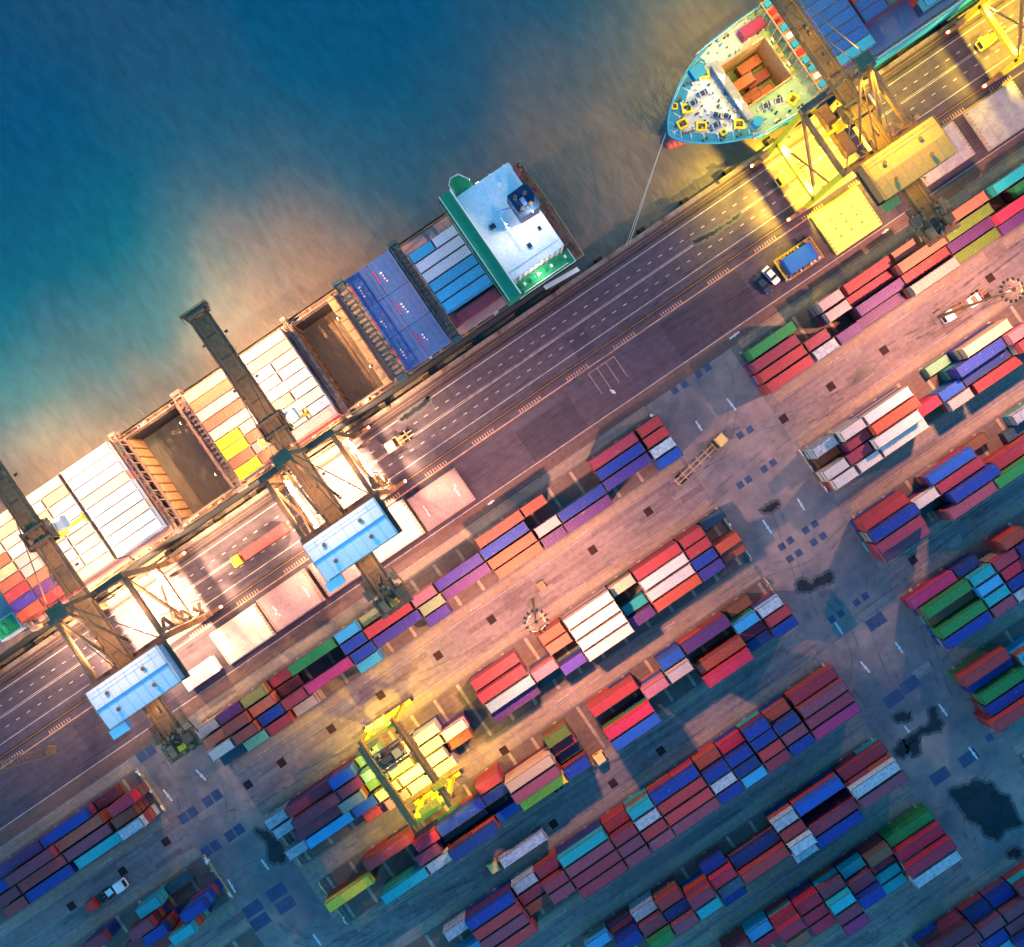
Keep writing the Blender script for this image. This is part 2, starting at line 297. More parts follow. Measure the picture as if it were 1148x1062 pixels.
# ------------------------------------------------------------------ ground, water, paving
QY = 29.3          # quay edge
def surf(name, base, alt, rough=.85, nscale=.05, fine=.9, streak=True, brick=None, amt=.55, wet=None):
    m = bpy.data.materials.new(name); MATS[name] = m
    nt, N, L, B = nodes(m); B.inputs['Roughness'].default_value = rough; B.inputs['Specular IOR Level'].default_value = .25
    tc = N.new('ShaderNodeTexCoord')
    def noise(sc, det=6, stretch=None, rough_=.6):
        n = N.new('ShaderNodeTexNoise'); n.inputs['Scale'].default_value = sc; n.inputs['Detail'].default_value = det
        n.inputs['Roughness'].default_value = rough_
        if stretch:
            mp = N.new('ShaderNodeMapping'); mp.inputs['Scale'].default_value = stretch
            L.new(tc.outputs['Object'], mp.inputs[0]); L.new(mp.outputs[0], n.inputs['Vector'])
        else: L.new(tc.outputs['Object'], n.inputs['Vector'])
        return n
    def rng(src, a, b, c, d_):
        r = N.new('ShaderNodeMapRange'); r.inputs['From Min'].default_value = a; r.inputs['From Max'].default_value = b
        r.inputs['To Min'].default_value = c; r.inputs['To Max'].default_value = d_
        L.new(src, r.inputs['Value']); return r.outputs[0]
    mx = N.new('ShaderNodeMixRGB'); mx.inputs[1].default_value = (*base, 1); mx.inputs[2].default_value = (*alt, 1)
    L.new(rng(noise(nscale, 7).outputs['Fac'], .4, .62, 0, amt), mx.inputs[0]); cur = mx.outputs[0]
    def mult(fac_out, cur):
        q = N.new('ShaderNodeMixRGB'); q.blend_type = 'MULTIPLY'; q.inputs[0].default_value = 1
        L.new(cur, q.inputs[1]); L.new(fac_out, q.inputs[2]); return q.outputs[0]
    if streak:
        cur = mult(rng(noise(.9, 5, (.035, 1, 1)).outputs['Fac'], .35, .65, .86, 1.09), cur)
        cur = mult(rng(noise(2.6, 4, (.02, 1, 1)).outputs['Fac'], .35, .7, .92, 1.06), cur)
    cur = mult(rng(noise(fine, 6).outputs['Fac'], .3, .7, .8, 1.15), cur)
    if brick:
        b = N.new('ShaderNodeTexBrick'); b.inputs['Scale'].default_value = 1
        b.inputs['Brick Width'].default_value = brick[0]; b.inputs['Row Height'].default_value = brick[1]
        b.inputs['Mortar Size'].default_value = .06; b.inputs['Color1'].default_value = (*brick[2], 1); b.inputs['Color2'].default_value = (*brick[3], 1)
        b.inputs['Mortar'].default_value = (.88, .88, .88, 1); b.inputs['Bias'].default_value = -.55; b.inputs['Mortar Smooth'].default_value = .3
        L.new(tc.outputs['Object'], b.inputs['Vector']); cur = mult(b.outputs['Color'], cur)
    L.new(cur, B.inputs['Base Color'])
    bp = N.new('ShaderNodeBump'); bp.inputs['Strength'].default_value = .25; bp.inputs['Distance'].default_value = .05
    L.new(noise(fine * 3, 5).outputs['Fac'], bp.inputs['Height']); L.new(bp.outputs[0], B.inputs['Normal'])
    return m
G_conc = surf('worn concrete', (.205, .18, .165), (.11, .105, .11), nscale=.05)
G_road = surf('patched road concrete', (.215, .168, .158), (.14, .115, .118), nscale=.07, brick=(7.3, 1.35, (1.08, 1.08, 1.08), (.45, .34, .38)))
G_asph = surf('apron asphalt', (.078, .060, .080), (.056, .045, .062), nscale=.03, fine=.5)
G_kerbroad = surf('quayside lane asphalt', (.14, .085, .075), (.095, .07, .065), nscale=.06)
G_runway = surf('gantry runway concrete', (.30, .225, .17), (.19, .145, .12), nscale=.08, brick=(6.5, 30, (1, 1, 1), (.82, .82, .82)))
G_slot = surf('stacking ground', (.15, .105, .09), (.09, .07, .068), nscale=.12)
G_beam = surf('pale slot beams', (.34, .27, .20), (.2, .16, .13), nscale=.3, streak=False)
G_line = surf('road paint white', (.42, .38, .36), (.20, .17, .17), nscale=.7, streak=False)
G_orange = surf('road paint orange', (.48, .27, .17), (.20, .12, .10), nscale=.8, streak=False)
G_fresh = surf('fresh road paint', (.60, .60, .60), (.35, .35, .35), nscale=1.2, streak=False, amt=.3)
G_pad = surf('steel turning plate', (.045, .075, .14), (.03, .05, .10), nscale=.4, streak=False)
G_drain = surf('drain pit cover', (.035, .015, .015), (.02, .01, .01), nscale=.8, streak=False)
G_oil = surf('wet oily patch', (.014, .018, .022), (.03, .035, .04), rough=.35, nscale=.3, streak=False)
G_damp = surf('damp concrete', (.075, .075, .08), (.10, .09, .09), rough=.5, nscale=.5, streak=False)
G_rail = surf('rail channel', (.035, .024, .022), (.06, .04, .035), nscale=.5)
G_cope = surf('quay cope', (.24, .18, .15), (.10, .07, .06), nscale=.3)

def sheet(mb, x0, x1, y0, y1, z, m=0, nx=1):
    mb.add([(x0,y0,z),(x1,y0,z),(x1,y1,z),(x0,y1,z)], [(0,1,2,3)], m)
def st(o): return tag(o, kind='structure')

mb = MB(); sheet(mb, -900, 900, -900, QY, 0)                      # one sheet reaching far past the frame
mb.add([(-900,QY,0),(900,QY,0),(900,QY,-14),(-900,QY,-14)], [(3,2,1,0)])
st(mb.build('ground', G_conc))
mb = MB(); sheet(mb, -400, 400, -1.4, QY - .9, .004); st(mb.build('apron_pavement', G_asph))
mb = MB(); sheet(mb, -400, 400, -4.6, -1.4, .004); st(mb.build('quayside_road', G_kerbroad))
mb = MB()
for y0, y1 in ((26.1, 26.7), (27.3, 27.9), (12.1, 12.9)): mb.box(-400, 400, y0, y1, .006, .03, 0)
for y in (27.6, 12.5): mb.box(-400, 400, y - .06, y + .06, .03, .09, 1)
st(mb.build('crane_rail', [G_rail, M_steel]))
mb = MB(); mb.box(-400, 400, QY - .9, QY + .12, .002, .22); st(mb.build('quay_kerb', G_cope))

# block rows: (name, y of the first lane, lanes, x0, x1)
BLK = {'C': (-9.29, 4, -200, -112), 'A': (-8.81, 4, -92.5, 34.2), 'B': (-8.34, 4, 60.8, 120), 'Q': (-8.62, 4, 125, 200),
       'F': (-34.81, 4, -200, -110.5), 'D': (-34.99, 5, -91, 34.2), 'E': (-34.91, 4, 59.3, 200),
       'G': (-55.05, 4, -90, 34.2), 'H': (-54.74, 4, 61, 200), 'f': (-55.1, 4, -200, -110),
       'I': (-79.2, 4, -85, 34), 'J': (-76.3, 5, 62.5, 200), 'K': (-99.8, 4, -91, 33.5), 'L': (-96.84, 5, 60.5, 200),
       'M': (-118.42, 4, -90, 33), 'm': (-123, 4, 60.5, 200), 'N': (-143.26, 4, -90, 50), 'n': (-146, 4, 64, 200)}
P = 2.83
slot, run, road, beam = MB(), MB(), MB(), MB()
for k, (y, n, x0, x1) in BLK.items():
    top, bot = y + 1.8, y - (n - 1) * P - 1.8
    sheet(slot, x0, x1, bot, top, .005)
    sheet(run, x0 - 0, x1 + 0, top + .4, top + 2.2, .009); sheet(run, x0, x1, bot - 2.4, bot - .5, .009)
    x = x0 + .8
    while x < x1 - 1:
        sheet(beam, x, x + .75, bot + .3, top - .3, .012); x += 6.42
st(slot.build('stacking_ground', G_slot)); st(run.build('gantry_runway', G_runway)); st(beam.build('slot_beams_paving', G_beam))
rows = [(-19.8, -31.0), (-66.0, -75.0), (-91.0, -95.6), (-110.6, -114.2), (-129.4, -139), (-48.8, -50.8)]
for a, b in rows:
    sheet(road, -400, 400, b, a, .004)
st(road.build('road_pavement', G_road))
# the two cross aisles: smoother, cleaner concrete
ais = surf('aisle concrete', (.115, .115, .13), (.26, .20, .175), nscale=.05, streak=False, fine=.30, amt=1.0)
mb = MB()
sheet(mb, 35.2, 58.5, -400, -4.6, .0065); sheet(mb, -109.5, -93.2, -400, -4.6, .0065)
st(mb.build('aisle_pavement', ais))

# painted markings
mk = MB()
for y in (25.3, 15.0): sheet(mk, -400, 400, y - .09, y + .09, .0125)
sheet(mk, -400, 400, 20.0, 20.17, .0125); sheet(mk, -400, 400, 20.4, 20.5, .0125)
sheet(mk, -400, 400, -1.42, -1.22, .0125)
x = -160.0
while x < 160:
    sheet(mk, x, x + 1.0, 22.4, 22.6, .0125); sheet(mk, x - 1.2, x - .2, 17.6, 17.8, .0125); x += 3.01
for k, (y, n, x0, x1) in BLK.items():                              # lane edges beside each block
    top, bot = y + 1.8, y - (n - 1) * P - 1.8
    for yy in (top + 2.5, bot - 2.7): sheet(mk, x0, x1, yy - .05, yy + .05, .0125)
    x = x0 + R.uniform(4, 20)
    while x < x1 - 6:                                               # stencilled numbers read as short broken dashes
        for q in range(4): sheet(mk, x + q * .8, x + q * .8 + .5, bot - 2.05, bot - 1.75, .0165)
        x += 30
st(mk.build('road_markings', G_line))
mo = MB(); sheet(mo, -400, 400, 10.2, 10.48, .0125)
x = -150.0
while x < 170:
    for q in range(9): sheet(mo, x + q * .7, x + q * .7 + .28, 10.55, 11.35, .0125)
    x += 13.3
# small bay drawn on the apron
bx, by = G(683, 420)
for q in range(4): sheet(mo, bx - 4 + q * 2.4, bx - 3.85 + q * 2.4, by - 2.8, by + 2.8, .0125)
sheet(mo, bx - 4, bx + 3.4, by + 2.8, by + 2.95, .0125)
st(mo.build('apron_markings', G_orange))
mw = MB()
for a, b in (((815,447),(825,460)),((780,472),(787,483)),((894,559),(902,572)),((855,583),(865,598)),((906,659),(912,665)),((936,698),(945,711)),
             ((964.6,741.7),(975,754)),((1003.6,719.8),(1012,732)),((1052.5,789.5),(1062,802.6)),((1014,814),(1023,826)),((219.5,863),(231,875)),
             ((183,885.5),(193,898)),((255.3,986),(264,1001)),((351,1047.5),(360,1060)),((293,963.7),(301,975)),((1086,838),(1096,851)),
             ((547,566),(554,561)),((989,262),(996,257)),((818,380),(829,372)),((640,700),(652,692)),((560,648),(572,640)),((683,700),(690,695)),((684,437),(690,441))):
    p, q = G(*a), G(*b); mw.beam((p[0], p[1], .012), (q[0], q[1], .012), .42, .01)
    mx_, my_ = p[0] * .45 + q[0] * .55, p[1] * .45 + q[1] * .55
    mw.cbox(mx_, my_, .0125, .75, .5, .012, a=.6)
st(mw.build('arrow_markings', G_fresh))
# steel turning plates and drain pits let into the paving
mb = MB()
for c in ((211,914),(238,895),(236.5,951.5),(263,933.6),(164,845)):
    x, y = G(*c)
    for q in (-1.25, 1.25): mb.box(x + q - 1.1, x + q + 1.1, y - 1.2, y + 1.2, .008, .016)
for c in ((283.6,1019),(292,1033.4),(310,1000.4),(320.3,1014.6),(982,697),(1020,768),(1002,783),(1086,850),(1054,870)):
    x, y = G(*c); mb.box(x - 2.3, x + 2.3, y - 1.4, y + 1.4, .008, .016)
for c in ((756.5,438),(767.8,430.9),(783.3,419.5),(793.2,412.5),(830,488),(840.7,481.7),(856.8,526),(866.7,519),(830,544),(839,537.6),
          (903.4,594.7),(913.3,587.6),(876.6,613),(885.9,606),(912.4,608),(922.6,601),(885.6,626.6),(895.5,620),(960.4,675.7),(970,668.8),
          (932.5,694.6),(942.6,688.1),(1109,827),(1126,815)):
    x, y = G(*c); mb.box(x - .8, x + .8, y - .8, y + .8, .008, .016)
st(mb.build('turning_plates_pavement', G_pad))
mb = MB()
dr = [(-82.5,-25.5),(-68.5,-25.5),(-54.5,-25.5),(-38.2,-25.4),(-23.2,-25.5),(5.5,-25.4),(21.3,-25.3),(59.6,-25.2),(73,-25.2),(88,-25.2),(103.2,-25.3),(118,-25.2),
      (114.8,-28.3),(-91.9,-25.3),(-115.2,-25.5),(-127.5,-25.5),(-141.9,-25.5),(-52,-73.2),(-38.1,-73.1),(-38,-52.4),(-21.3,-73.1),(-7.8,-73.1),(66,-69.5)]
for x, y in dr: mb.box(x - .95, x + .95, y - .95, y + .95, .008, .018)
st(mb.build('drain_covers_pavement', G_drain))
# tyre marks and repair patches
G_skid = bpy.data.materials.new('tyre rubber marks'); nt, N, L, B = nodes(G_skid)
B.inputs['Base Color'].default_value = (.03, .028, .03, 1); B.inputs['Roughness'].default_value = .8
tcc = N.new('ShaderNodeTexCoord'); nn = N.new('ShaderNodeTexNoise'); nn.inputs['Scale'].default_value = .35; nn.inputs['Detail'].default_value = 5
L.new(tcc.outputs['Object'], nn.inputs['Vector']); rr_ = N.new('ShaderNodeMapRange'); rr_.inputs['From Min'].default_value = .4; rr_.inputs['From Max'].default_value = .7; rr_.inputs['To Max'].default_value = .3
L.new(nn.outputs['Fac'], rr_.inputs['Value']); L.new(rr_.outputs[0], B.inputs['Alpha'])
G_patch = surf('fresh asphalt patch', (.052, .042, .058), (.068, .052, .068), nscale=.05, fine=.5)
G_patch2 = surf('worn concrete patch', (.26, .22, .20), (.17, .15, .15), nscale=.15)
mb = MB()
for a in ((48, 70, -.9, 9.6), (6, 21, -.9, 7.5), (-6, -1, 22, 26), (28, 33, 13.6, 19), (109, 116, -1, 9.8), (-118, -108, 0, 9.5)): sheet(mb, *a[:2], *a[2:], .008)
st(mb.build('asphalt_patch_pavement', G_patch))
mb = MB()
for k in range(46):
    x, y = R.uniform(-140, 150), R.choice((R.uniform(-30, -20.5), R.uniform(-74, -67), R.uniform(-95, -91.5), R.uniform(-138, -130), R.uniform(-100, -30)))
    if -92 < x < 34 or x > 60: y = R.choice((R.uniform(-30, -20.5), R.uniform(-74, -67), R.uniform(-138, -130)))
    sheet(mb, x, x + R.uniform(2, 6), y, y + R.uniform(.8, 2.2), .0103 + k*.00001)
st(mb.build('concrete_patch_pavement', G_patch2))
mb = MB()
def skid(x, y, a, bend, n, gap=1.9, w=.26):
    P_ = [(x, y)]
    for k in range(n): a += bend; P_.append((P_[-1][0] + 1.5*math.cos(a), P_[-1][1] + 1.5*math.sin(a)))
    for off in (0, gap):
        Q = []
        for (ax, ay), (bx_, by_) in zip(P_, P_[1:]):
            tx, ty = bx_ - ax, by_ - ay; l_ = math.hypot(tx, ty); Q.append((ax - ty/l_*off, ay + tx/l_*off, tx/l_, ty/l_))
        for (ax, ay, tx, ty), (bx_, by_, ux, uy) in zip(Q, Q[1:]):
            z_ = .0205 + len(mb.f)*2e-6
            mb.add([(ax - ty*w/2, ay + tx*w/2, z_), (ax + ty*w/2, ay - tx*w/2, z_), (bx_ + uy*w/2, by_ - ux*w/2, z_), (bx_ - uy*w/2, by_ + ux*w/2, z_)], [(0,1,2,3)])
for k in range(44):
    x0_ = R.choice((R.uniform(37, 56), R.uniform(-108, -95))); skid(x0_, R.uniform(-135, -6), R.choice((1.57, -1.57, 0, 3.14)) + R.uniform(-.3, .3), R.uniform(-.11, .11), R.randint(8, 22), w=R.uniform(.18, .45))
for k in range(60):
    skid(R.uniform(-150, 150), R.choice((R.uniform(-30, -21), R.uniform(-74, -67), R.uniform(-138, -130))), R.choice((0, 3.14)) + R.uniform(-.05, .05), R.uniform(-.012, .012), R.randint(12, 40), w=R.uniform(.18, .5))
for k in range(60):
    skid(R.uniform(-140, 150), R.uniform(0, 24.5), R.choice((0, 3.14)) + R.uniform(-.06, .06), R.uniform(-.01, .01), R.randint(14, 44), w=R.uniform(.15, .4))
st(mb.build('tyre_marks_pavement', G_skid))
# oily wet patches
def blot(name, pts, z=.027, seed=1):
    rr = random.Random(seed); P2 = [G(*p) for p in pts]; out = []
    for (a, b) in zip(P2, P2[1:] + P2[:1]):
        for k in range(7):
            t = k / 7; j = .26
            out.append((a[0]*(1-t)+b[0]*t + rr.uniform(-j, j), a[1]*(1-t)+b[1]*t + rr.uniform(-j, j)))
    m = MB(); m.add([(x, y, z) for x, y in out], [tuple(range(len(out)))])
    d = MB(); n = len(out); gr = []
    area = sum(out[k][0]*out[(k+1) % n][1] - out[(k+1) % n][0]*out[k][1] for k in range(n)); sg = 1 if area > 0 else -1
    for k in range(n):
        a, b = Vector(out[(k-3) % n]), Vector(out[(k+3) % n]); t = (b - a).normalized()
        gr.append((out[k][0] + sg*t.y*.7, out[k][1] - sg*t.x*.7))
    d.add([(x, y, z - .0025) for x, y in gr], [tuple(range(len(gr)))]); st(d.build('damp_ground', G_damp))
    o = st(m.build(name, G_oil)); return o
qq = lambda *a: [(948 + a[i]/5.31, 862 + a[i+1]/5.31) for i in range(0, len(a), 2)]
r_ = lambda *a: [(948 + a[i]/5.31, 700 + a[i+1]/5.31) for i in range(0, len(a), 2)]
blot('puddle', qq(610,130, 700,110, 780,65, 830,95, 870,90, 905,150, 965,165, 1000,230, 1050,330, 950,360, 905,425, 830,385, 800,330, 730,300, 670,210), seed=2)
blot('puddle', qq(960,500, 1000,470, 1050,490, 1030,525, 970,530), seed=3)
blot('puddle', r_(500,500, 530,490, 545,560, 575,590, 560,630, 450,650, 430,690, 440,760, 400,785, 370,740, 340,715, 380,670, 420,640, 500,590), seed=4)
blot('puddle', r_(290,550, 330,520, 370,530, 385,560, 350,580, 300,575), seed=5)
blot('puddle', [(893,655),(899,649),(910,655),(916,648),(930,641),(934,645),(933,652),(921,656),(906,663),(896,662)], seed=6)
blot('puddle', [(955,430),(962,417),(972,409),(981,406),(980,412),(970,421)], seed=7)
blot('puddle', [(853,573),(862,566),(872,562),(871,570),(864,574)], seed=8)
blot('puddle', [(1003,843),(1010,830),(1020,838),(1012,850)], seed=9)
blot('puddle', [(447,470),(470,453),(480,447),(482,450),(466,462),(452,472)], seed=10)
blot('puddle', [(300,945),(286,930),(300,932),(322,955),(318,967),(303,966)], seed=11)
blot('puddle', [(776,270),(795,262),(806,255),(818,248),(830,238),(829,243),(810,256),(795,266),(780,274)], seed=12)

# water
m = bpy.data.materials.new('harbour water'); MATS['water'] = m
nt, N, L, B = nodes(m)
B.inputs['Roughness'].default_value = .28; B.inputs['IOR'].default_value = 1.33; B.inputs['Specular IOR Level'].default_value = .4
tc = N.new('ShaderNodeTexCoord'); mp = N.new('ShaderNodeMapping'); mp.inputs['Scale'].default_value = (1, .45, 1); mp.inputs['Rotation'].default_value = (0, 0, .9)
L.new(tc.outputs['Object'], mp.inputs[0])
n1 = N.new('ShaderNodeTexNoise'); n1.inputs['Scale'].default_value = .012; n1.inputs['Detail'].default_value = 4; L.new(mp.outputs[0], n1.inputs['Vector'])
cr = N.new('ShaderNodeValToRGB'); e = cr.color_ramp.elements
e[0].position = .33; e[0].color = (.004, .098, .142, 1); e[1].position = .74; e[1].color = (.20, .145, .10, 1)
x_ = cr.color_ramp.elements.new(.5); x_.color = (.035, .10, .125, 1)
sx = N.new('ShaderNodeSeparateXYZ'); L.new(tc.outputs['Object'], sx.inputs[0])     # murky water browned towards the berth, warm lamp glow put into its colour
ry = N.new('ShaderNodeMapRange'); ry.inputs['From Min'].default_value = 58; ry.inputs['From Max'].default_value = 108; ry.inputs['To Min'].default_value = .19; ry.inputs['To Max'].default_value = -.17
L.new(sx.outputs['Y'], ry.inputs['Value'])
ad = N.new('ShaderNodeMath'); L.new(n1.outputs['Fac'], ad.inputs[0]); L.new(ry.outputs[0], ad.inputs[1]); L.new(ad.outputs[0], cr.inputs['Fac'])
n2 = N.new('ShaderNodeTexNoise'); n2.inputs['Scale'].default_value = .55; n2.inputs['Detail'].default_value = 9; L.new(mp.outputs[0], n2.inputs['Vector'])
r1 = N.new('ShaderNodeMapRange'); r1.inputs['From Min'].default_value = .3; r1.inputs['From Max'].default_value = .7; r1.inputs['To Min'].default_value = .86; r1.inputs['To Max'].default_value = 1.14
L.new(n2.outputs['Fac'], r1.inputs['Value'])
mu = N.new('ShaderNodeMixRGB'); mu.blend_type = 'MULTIPLY'; mu.inputs[0].default_value = 1
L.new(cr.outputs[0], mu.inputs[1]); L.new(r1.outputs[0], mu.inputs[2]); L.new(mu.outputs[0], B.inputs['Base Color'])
wv = N.new('ShaderNodeTexNoise'); wv.inputs['Scale'].default_value = 1.1; wv.inputs['Detail'].default_value = 9; L.new(mp.outputs[0], wv.inputs['Vector'])
bp = N.new('ShaderNodeBump'); bp.inputs['Strength'].default_value = .5; bp.inputs['Distance'].default_value = .4
L.new(wv.outputs['Fac'], bp.inputs['Height']); L.new(bp.outputs[0], B.inputs['Normal'])
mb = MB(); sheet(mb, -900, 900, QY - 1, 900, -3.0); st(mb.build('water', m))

# ------------------------------------------------------------------ containers
HT = 2.62
def container_geo(Lm):
    """corrugated box, 2.44 wide, 2.59 high, centred on x and y"""
    W, Hh = 1.22, 2.59; vs, fs, ms = [], [], []
    n = int(Lm / .30); x0 = -Lm/2 + .12; dx = (Lm - .24) / n
    for sgn in (-1, 1):
        o = len(vs)
        for i in range(n + 1):
            y = sgn * (W - (.045 if i % 2 else 0.0))
            vs += [(x0 + i*dx, y, .12), (x0 + i*dx, y, Hh - .10)]
        for i in range(n):
            a = o + 2*i; q = (a, a+2, a+3, a+1); fs.append(q if sgn < 0 else q[::-1])
    o = len(vs)
    for i in range(n + 1):
        z = Hh - .045 + (.03 if i % 2 else 0.0); vs += [(x0 + i*dx, -W + .06, z), (x0 + i*dx, W - .06, z)]
    for i in range(n): a = o + 2*i; fs.append((a, a+2, a+3, a+1))
    ms.extend([0] * len(fs))
    def bx(x0, x1, y0, y1, z0, z1, m=0):
        o = len(vs); ms.extend([m] * 6)
        vs.extend([(x0,y0,z0),(x1,y0,z0),(x1,y1,z0),(x0,y1,z0),(x0,y0,z1),(x1,y0,z1),(x1,y1,z1),(x0,y1,z1)])
        fs.extend([tuple(i+o for i in f) for f in ((3,2,1,0),(4,5,6,7),(0,1,5,4),(1,2,6,5),(2,3,7,6),(3,0,4,7))])
    for s in (-1, 1):
        bx(-Lm/2, Lm/2, s*(W - .045) - .045, s*(W - .045) + .045, Hh - .12, Hh, 1); bx(-Lm/2, Lm/2, s*(W - .06) - .06, s*(W - .06) + .06, 0, .14)   # rails
        bx(s*(Lm/2 - .07) - .07, s*(Lm/2 - .07) + .07, -W + .06, W - .06, Hh - .11, Hh - .004, 1)
        for t in (-1, 1): bx(s*(Lm/2-.08) - .082, s*(Lm/2-.08) + .082, t*(W-.05) - .082, t*(W-.05) + .082, .002, Hh + .008)   # posts and castings
        bx(s*(Lm/2 - .06) - .03, s*(Lm/2 - .06) + .03, -W + .06, W - .06, .1, Hh - .1)
    bx(-Lm/2 + .1, Lm/2 - .1, -W + .08, W - .08, .05, .1)
    return vs, fs, ms
GEO = {2: container_geo(6.06), 4: container_geo(12.19)}
CM, DM = {}, {}
M_rail = mat('gap shade top rail', (.06, .05, .045), .8, dirt=.4)  # rails darkened to stand in for the shaded gaps between containers
for k, (vs, fs, ms) in GEO.items():
    me = bpy.data.meshes.new('container_body'); me.from_pydata(vs, [], fs); me.update(); me.materials.append(None); me.materials.append(M_rail); me.polygons.foreach_set('material_index', ms); CM[k] = me
    b = MB(); X = (6.06 if k == 2 else 12.19) / 2
    b.box(X - .03, X + .02, -1.14, 1.14, .16, 2.44)
    for y in (-.85, -.35, .35, .85): b.cyl((X + .05, y, .18), (X + .05, y, 2.42), .025, 5)
    b.box(X + .02, X + .06, -.02, .02, .16, 2.44)
    me = b.mesh('cargo_door'); me.materials.append(None); DM[k] = me
def put_container(L_, code, x, y, z, label, group):
    o = bpy.data.objects.new('shipping_container', CM[L_]); COL.objects.link(o)
    o.location = (x, y, z); o.rotation_euler.z = math.pi if R.random() < .5 else 0
    o.material_slots[0].link = 'OBJECT'; o.material_slots[0].material = PM(code)
    tag(o, label, 'container', group)
    d_ = bpy.data.objects.new('cargo_door', DM[L_]); COL.objects.link(d_); d_.parent = o
    d_.material_slots[0].link = 'OBJECT'; d_.material_slots[0].material = PM(code)
    return o
LOW = {}          # everything under the top tier and the overflow past 300: one mass
def low(L_, code, x, y, z):
    vs, fs, ms = GEO[L_]; V, F, Mi, Ms = LOW.setdefault('v', []), LOW.setdefault('f', []), LOW.setdefault('m', []), LOW.setdefault('mats', [])
    if code not in Ms: Ms.append(code)
    o = len(V); V.extend([(a + x, b + y, c + z) for a, b, c in vs]); F.extend([tuple(i + o for i in f) for f in fs]); Mi.extend([Ms.index(code) + 1 if q == 0 else 0 for q in ms])

TOPS = []         # (visible size, args)
def cand(L_, code, x, y, z, label, group):
    f = SCL / (1 - (z + 2.6) / H); X = (x * CS - y * SN) * f + 574; Y = 531 - (x * SN + y * CS) * f
    dx, dy = L_ * 1.52 * f * CS, L_ * 1.52 * f * SN; n = 0
    for t in (-1, -.5, 0, .5, 1):
        if 0 < X + t*dx < 1148 and 0 < Y - t*dy < 1062: n += 1
    TOPS.append((n / 5 * L_ * f, (L_, code, x, y, z, label, group)))
BN = {'A': 'central quayside block', 'B': 'right quayside block', 'C': 'left quayside block', 'Q': 'top right yard block',
      'D': 'yellow gantry block', 'E': 'white container block', 'F': 'bottom left yard block', 'G': 'third central block', 'H': 'third right block',
      'I': 'fourth central block', 'J': 'green container block', 'K': 'fifth central block', 'L': 'small right edge block',
      'M': 'sixth central block', 'N': 'bottom right corner block'}
SZ = {2: 'short', 4: 'long'}
UNDER = ['RE','MA','BL','RU','MV','MA','TE','NA','GW','OR','RE','MB','GR','BR','MD','RU']
for line in YARD.strip().split('\n'):
    head, *its = line.split('|'); b, ln, y = head.split(); y = float(y); ln = int(ln)
    for i, it in enumerate(sorted(its, key=lambda t: float(t.split()[3]))):
        L_, code, T, x = it.split(); L_ = int(L_); T = int(T); x = float(x)
        if code in ('TD', 'ST', 'BR', 'MD') and T == 1 : T = 1
        z = (T - 1) * HT + R.uniform(.003, .02)
        cand(L_, code, x + R.uniform(-.06, .06), y + R.uniform(-.05, .05), z,
             f'{PAINT[code][0]} {SZ[L_]} container {ORD[i]} from left in {ORD[ln]} lane of {BN[b]}', 'containers stacked in the yard')
        for t in range(T - 1):
            if L_ == 4 and R.random() < .3:
                low(2, R.choice(UNDER), x - 3.1, y, t * HT); low(2, R.choice(UNDER), x + 3.1, y, t * HT)
            else: low(L_, code if R.random() < .4 else R.choice(UNDER), x + R.uniform(-.05, .05), y, t * HT)
# ------------------------------------------------------------------ ships
def railing(mb, pts, h=1.05, step=2.5, r=.035, m=0):
    for a, b in zip(pts, pts[1:]):
        a, b = Vector(a), Vector(b); L_ = (b-a).length; n = max(1, int(L_/step))
        for k in range(n + 1):
            p = a.lerp(b, k/n); mb.beam(p, p + Vector((0,0,h)), r*2, r*2, m)
        for hh in (h, h*.5): mb.beam(a + Vector((0,0,hh)), b + Vector((0,0,hh)), r*1.6, r*1.6, m)
def winch(mb, x, y, z, a=0, m=0, m2=1, s=1.0):
    mb.cbox(x, y, z + .15, 2.2*s, 1.3*s, .3, m, a)
    c, n = math.cos(a), math.sin(a)
    mb.cyl((x - c*.8*s, y - n*.8*s, z + .8), (x + c*.5*s, y + n*.5*s, z + .8), .42*s, 10, m=m2)
    for t in (-.85, .1, .6): mb.cyl((x + c*t*s, y + n*t*s, z + .8), (x + c*(t+.08)*s, y + n*(t+.08)*s, z + .8), .62*s, 12, m=m)
    mb.cbox(x + c*.95*s, y + n*.95*s, z + .6, .5*s, .7*s, .8, m, a)

# --- the container feeder lying stern to the right; origin at the waterline under the quay side
YN, YF = 31.2, 57.6            # quay side, sea side
ship = empty('container_ship', (0, 44.4, -3), 0, 'long container ship with green bridge and navy funnel moored along the quay', 'ship')
D0 = 6.2                       # deck height
def sp(mb, name, mats, smooth=False, split=False):        # a part given in place coordinates
    mb.v = [(a, b - 44.4, c + 3) for a, b, c in mb.v]
    if split: return each(mb, name, mats, ship)
    return mb.build(name, mats, ship, smooth=smooth)
hull = MB()
XS, XB = 41.0, -170
hull.box(XB, XS - 4, YN, YN + 1.9, -8, D0); hull.box(XB, XS - 4, YF - 1.9, YF, -8, D0)
hull.prism([(XS-4, YN), (XS-1, YN+.5), (XS+.6, YN+3), (XS+.9, 44.4), (XS+.6, YF-3), (XS-1, YF-.5), (XS-4, YF)], -2, D0, 0,
           [(XS-4, YN), (XS-3.4, YN+3), (XS-3, YN+6), (XS-2.6, 44.4), (XS-3, YF-6), (XS-3.4, YF-3), (XS-4, YF)])
hull.box(XB, XS - 4, YN + 1.9, YF - 1.9, -8, -6.4)
for x0, x1 in ((XB, -67.9), (-54.3, -22.4), (-11.0, XS - 4)): hull.box(x0, x1, YN + 1.9, YF - 1.9, -6.4, D0 - .2)
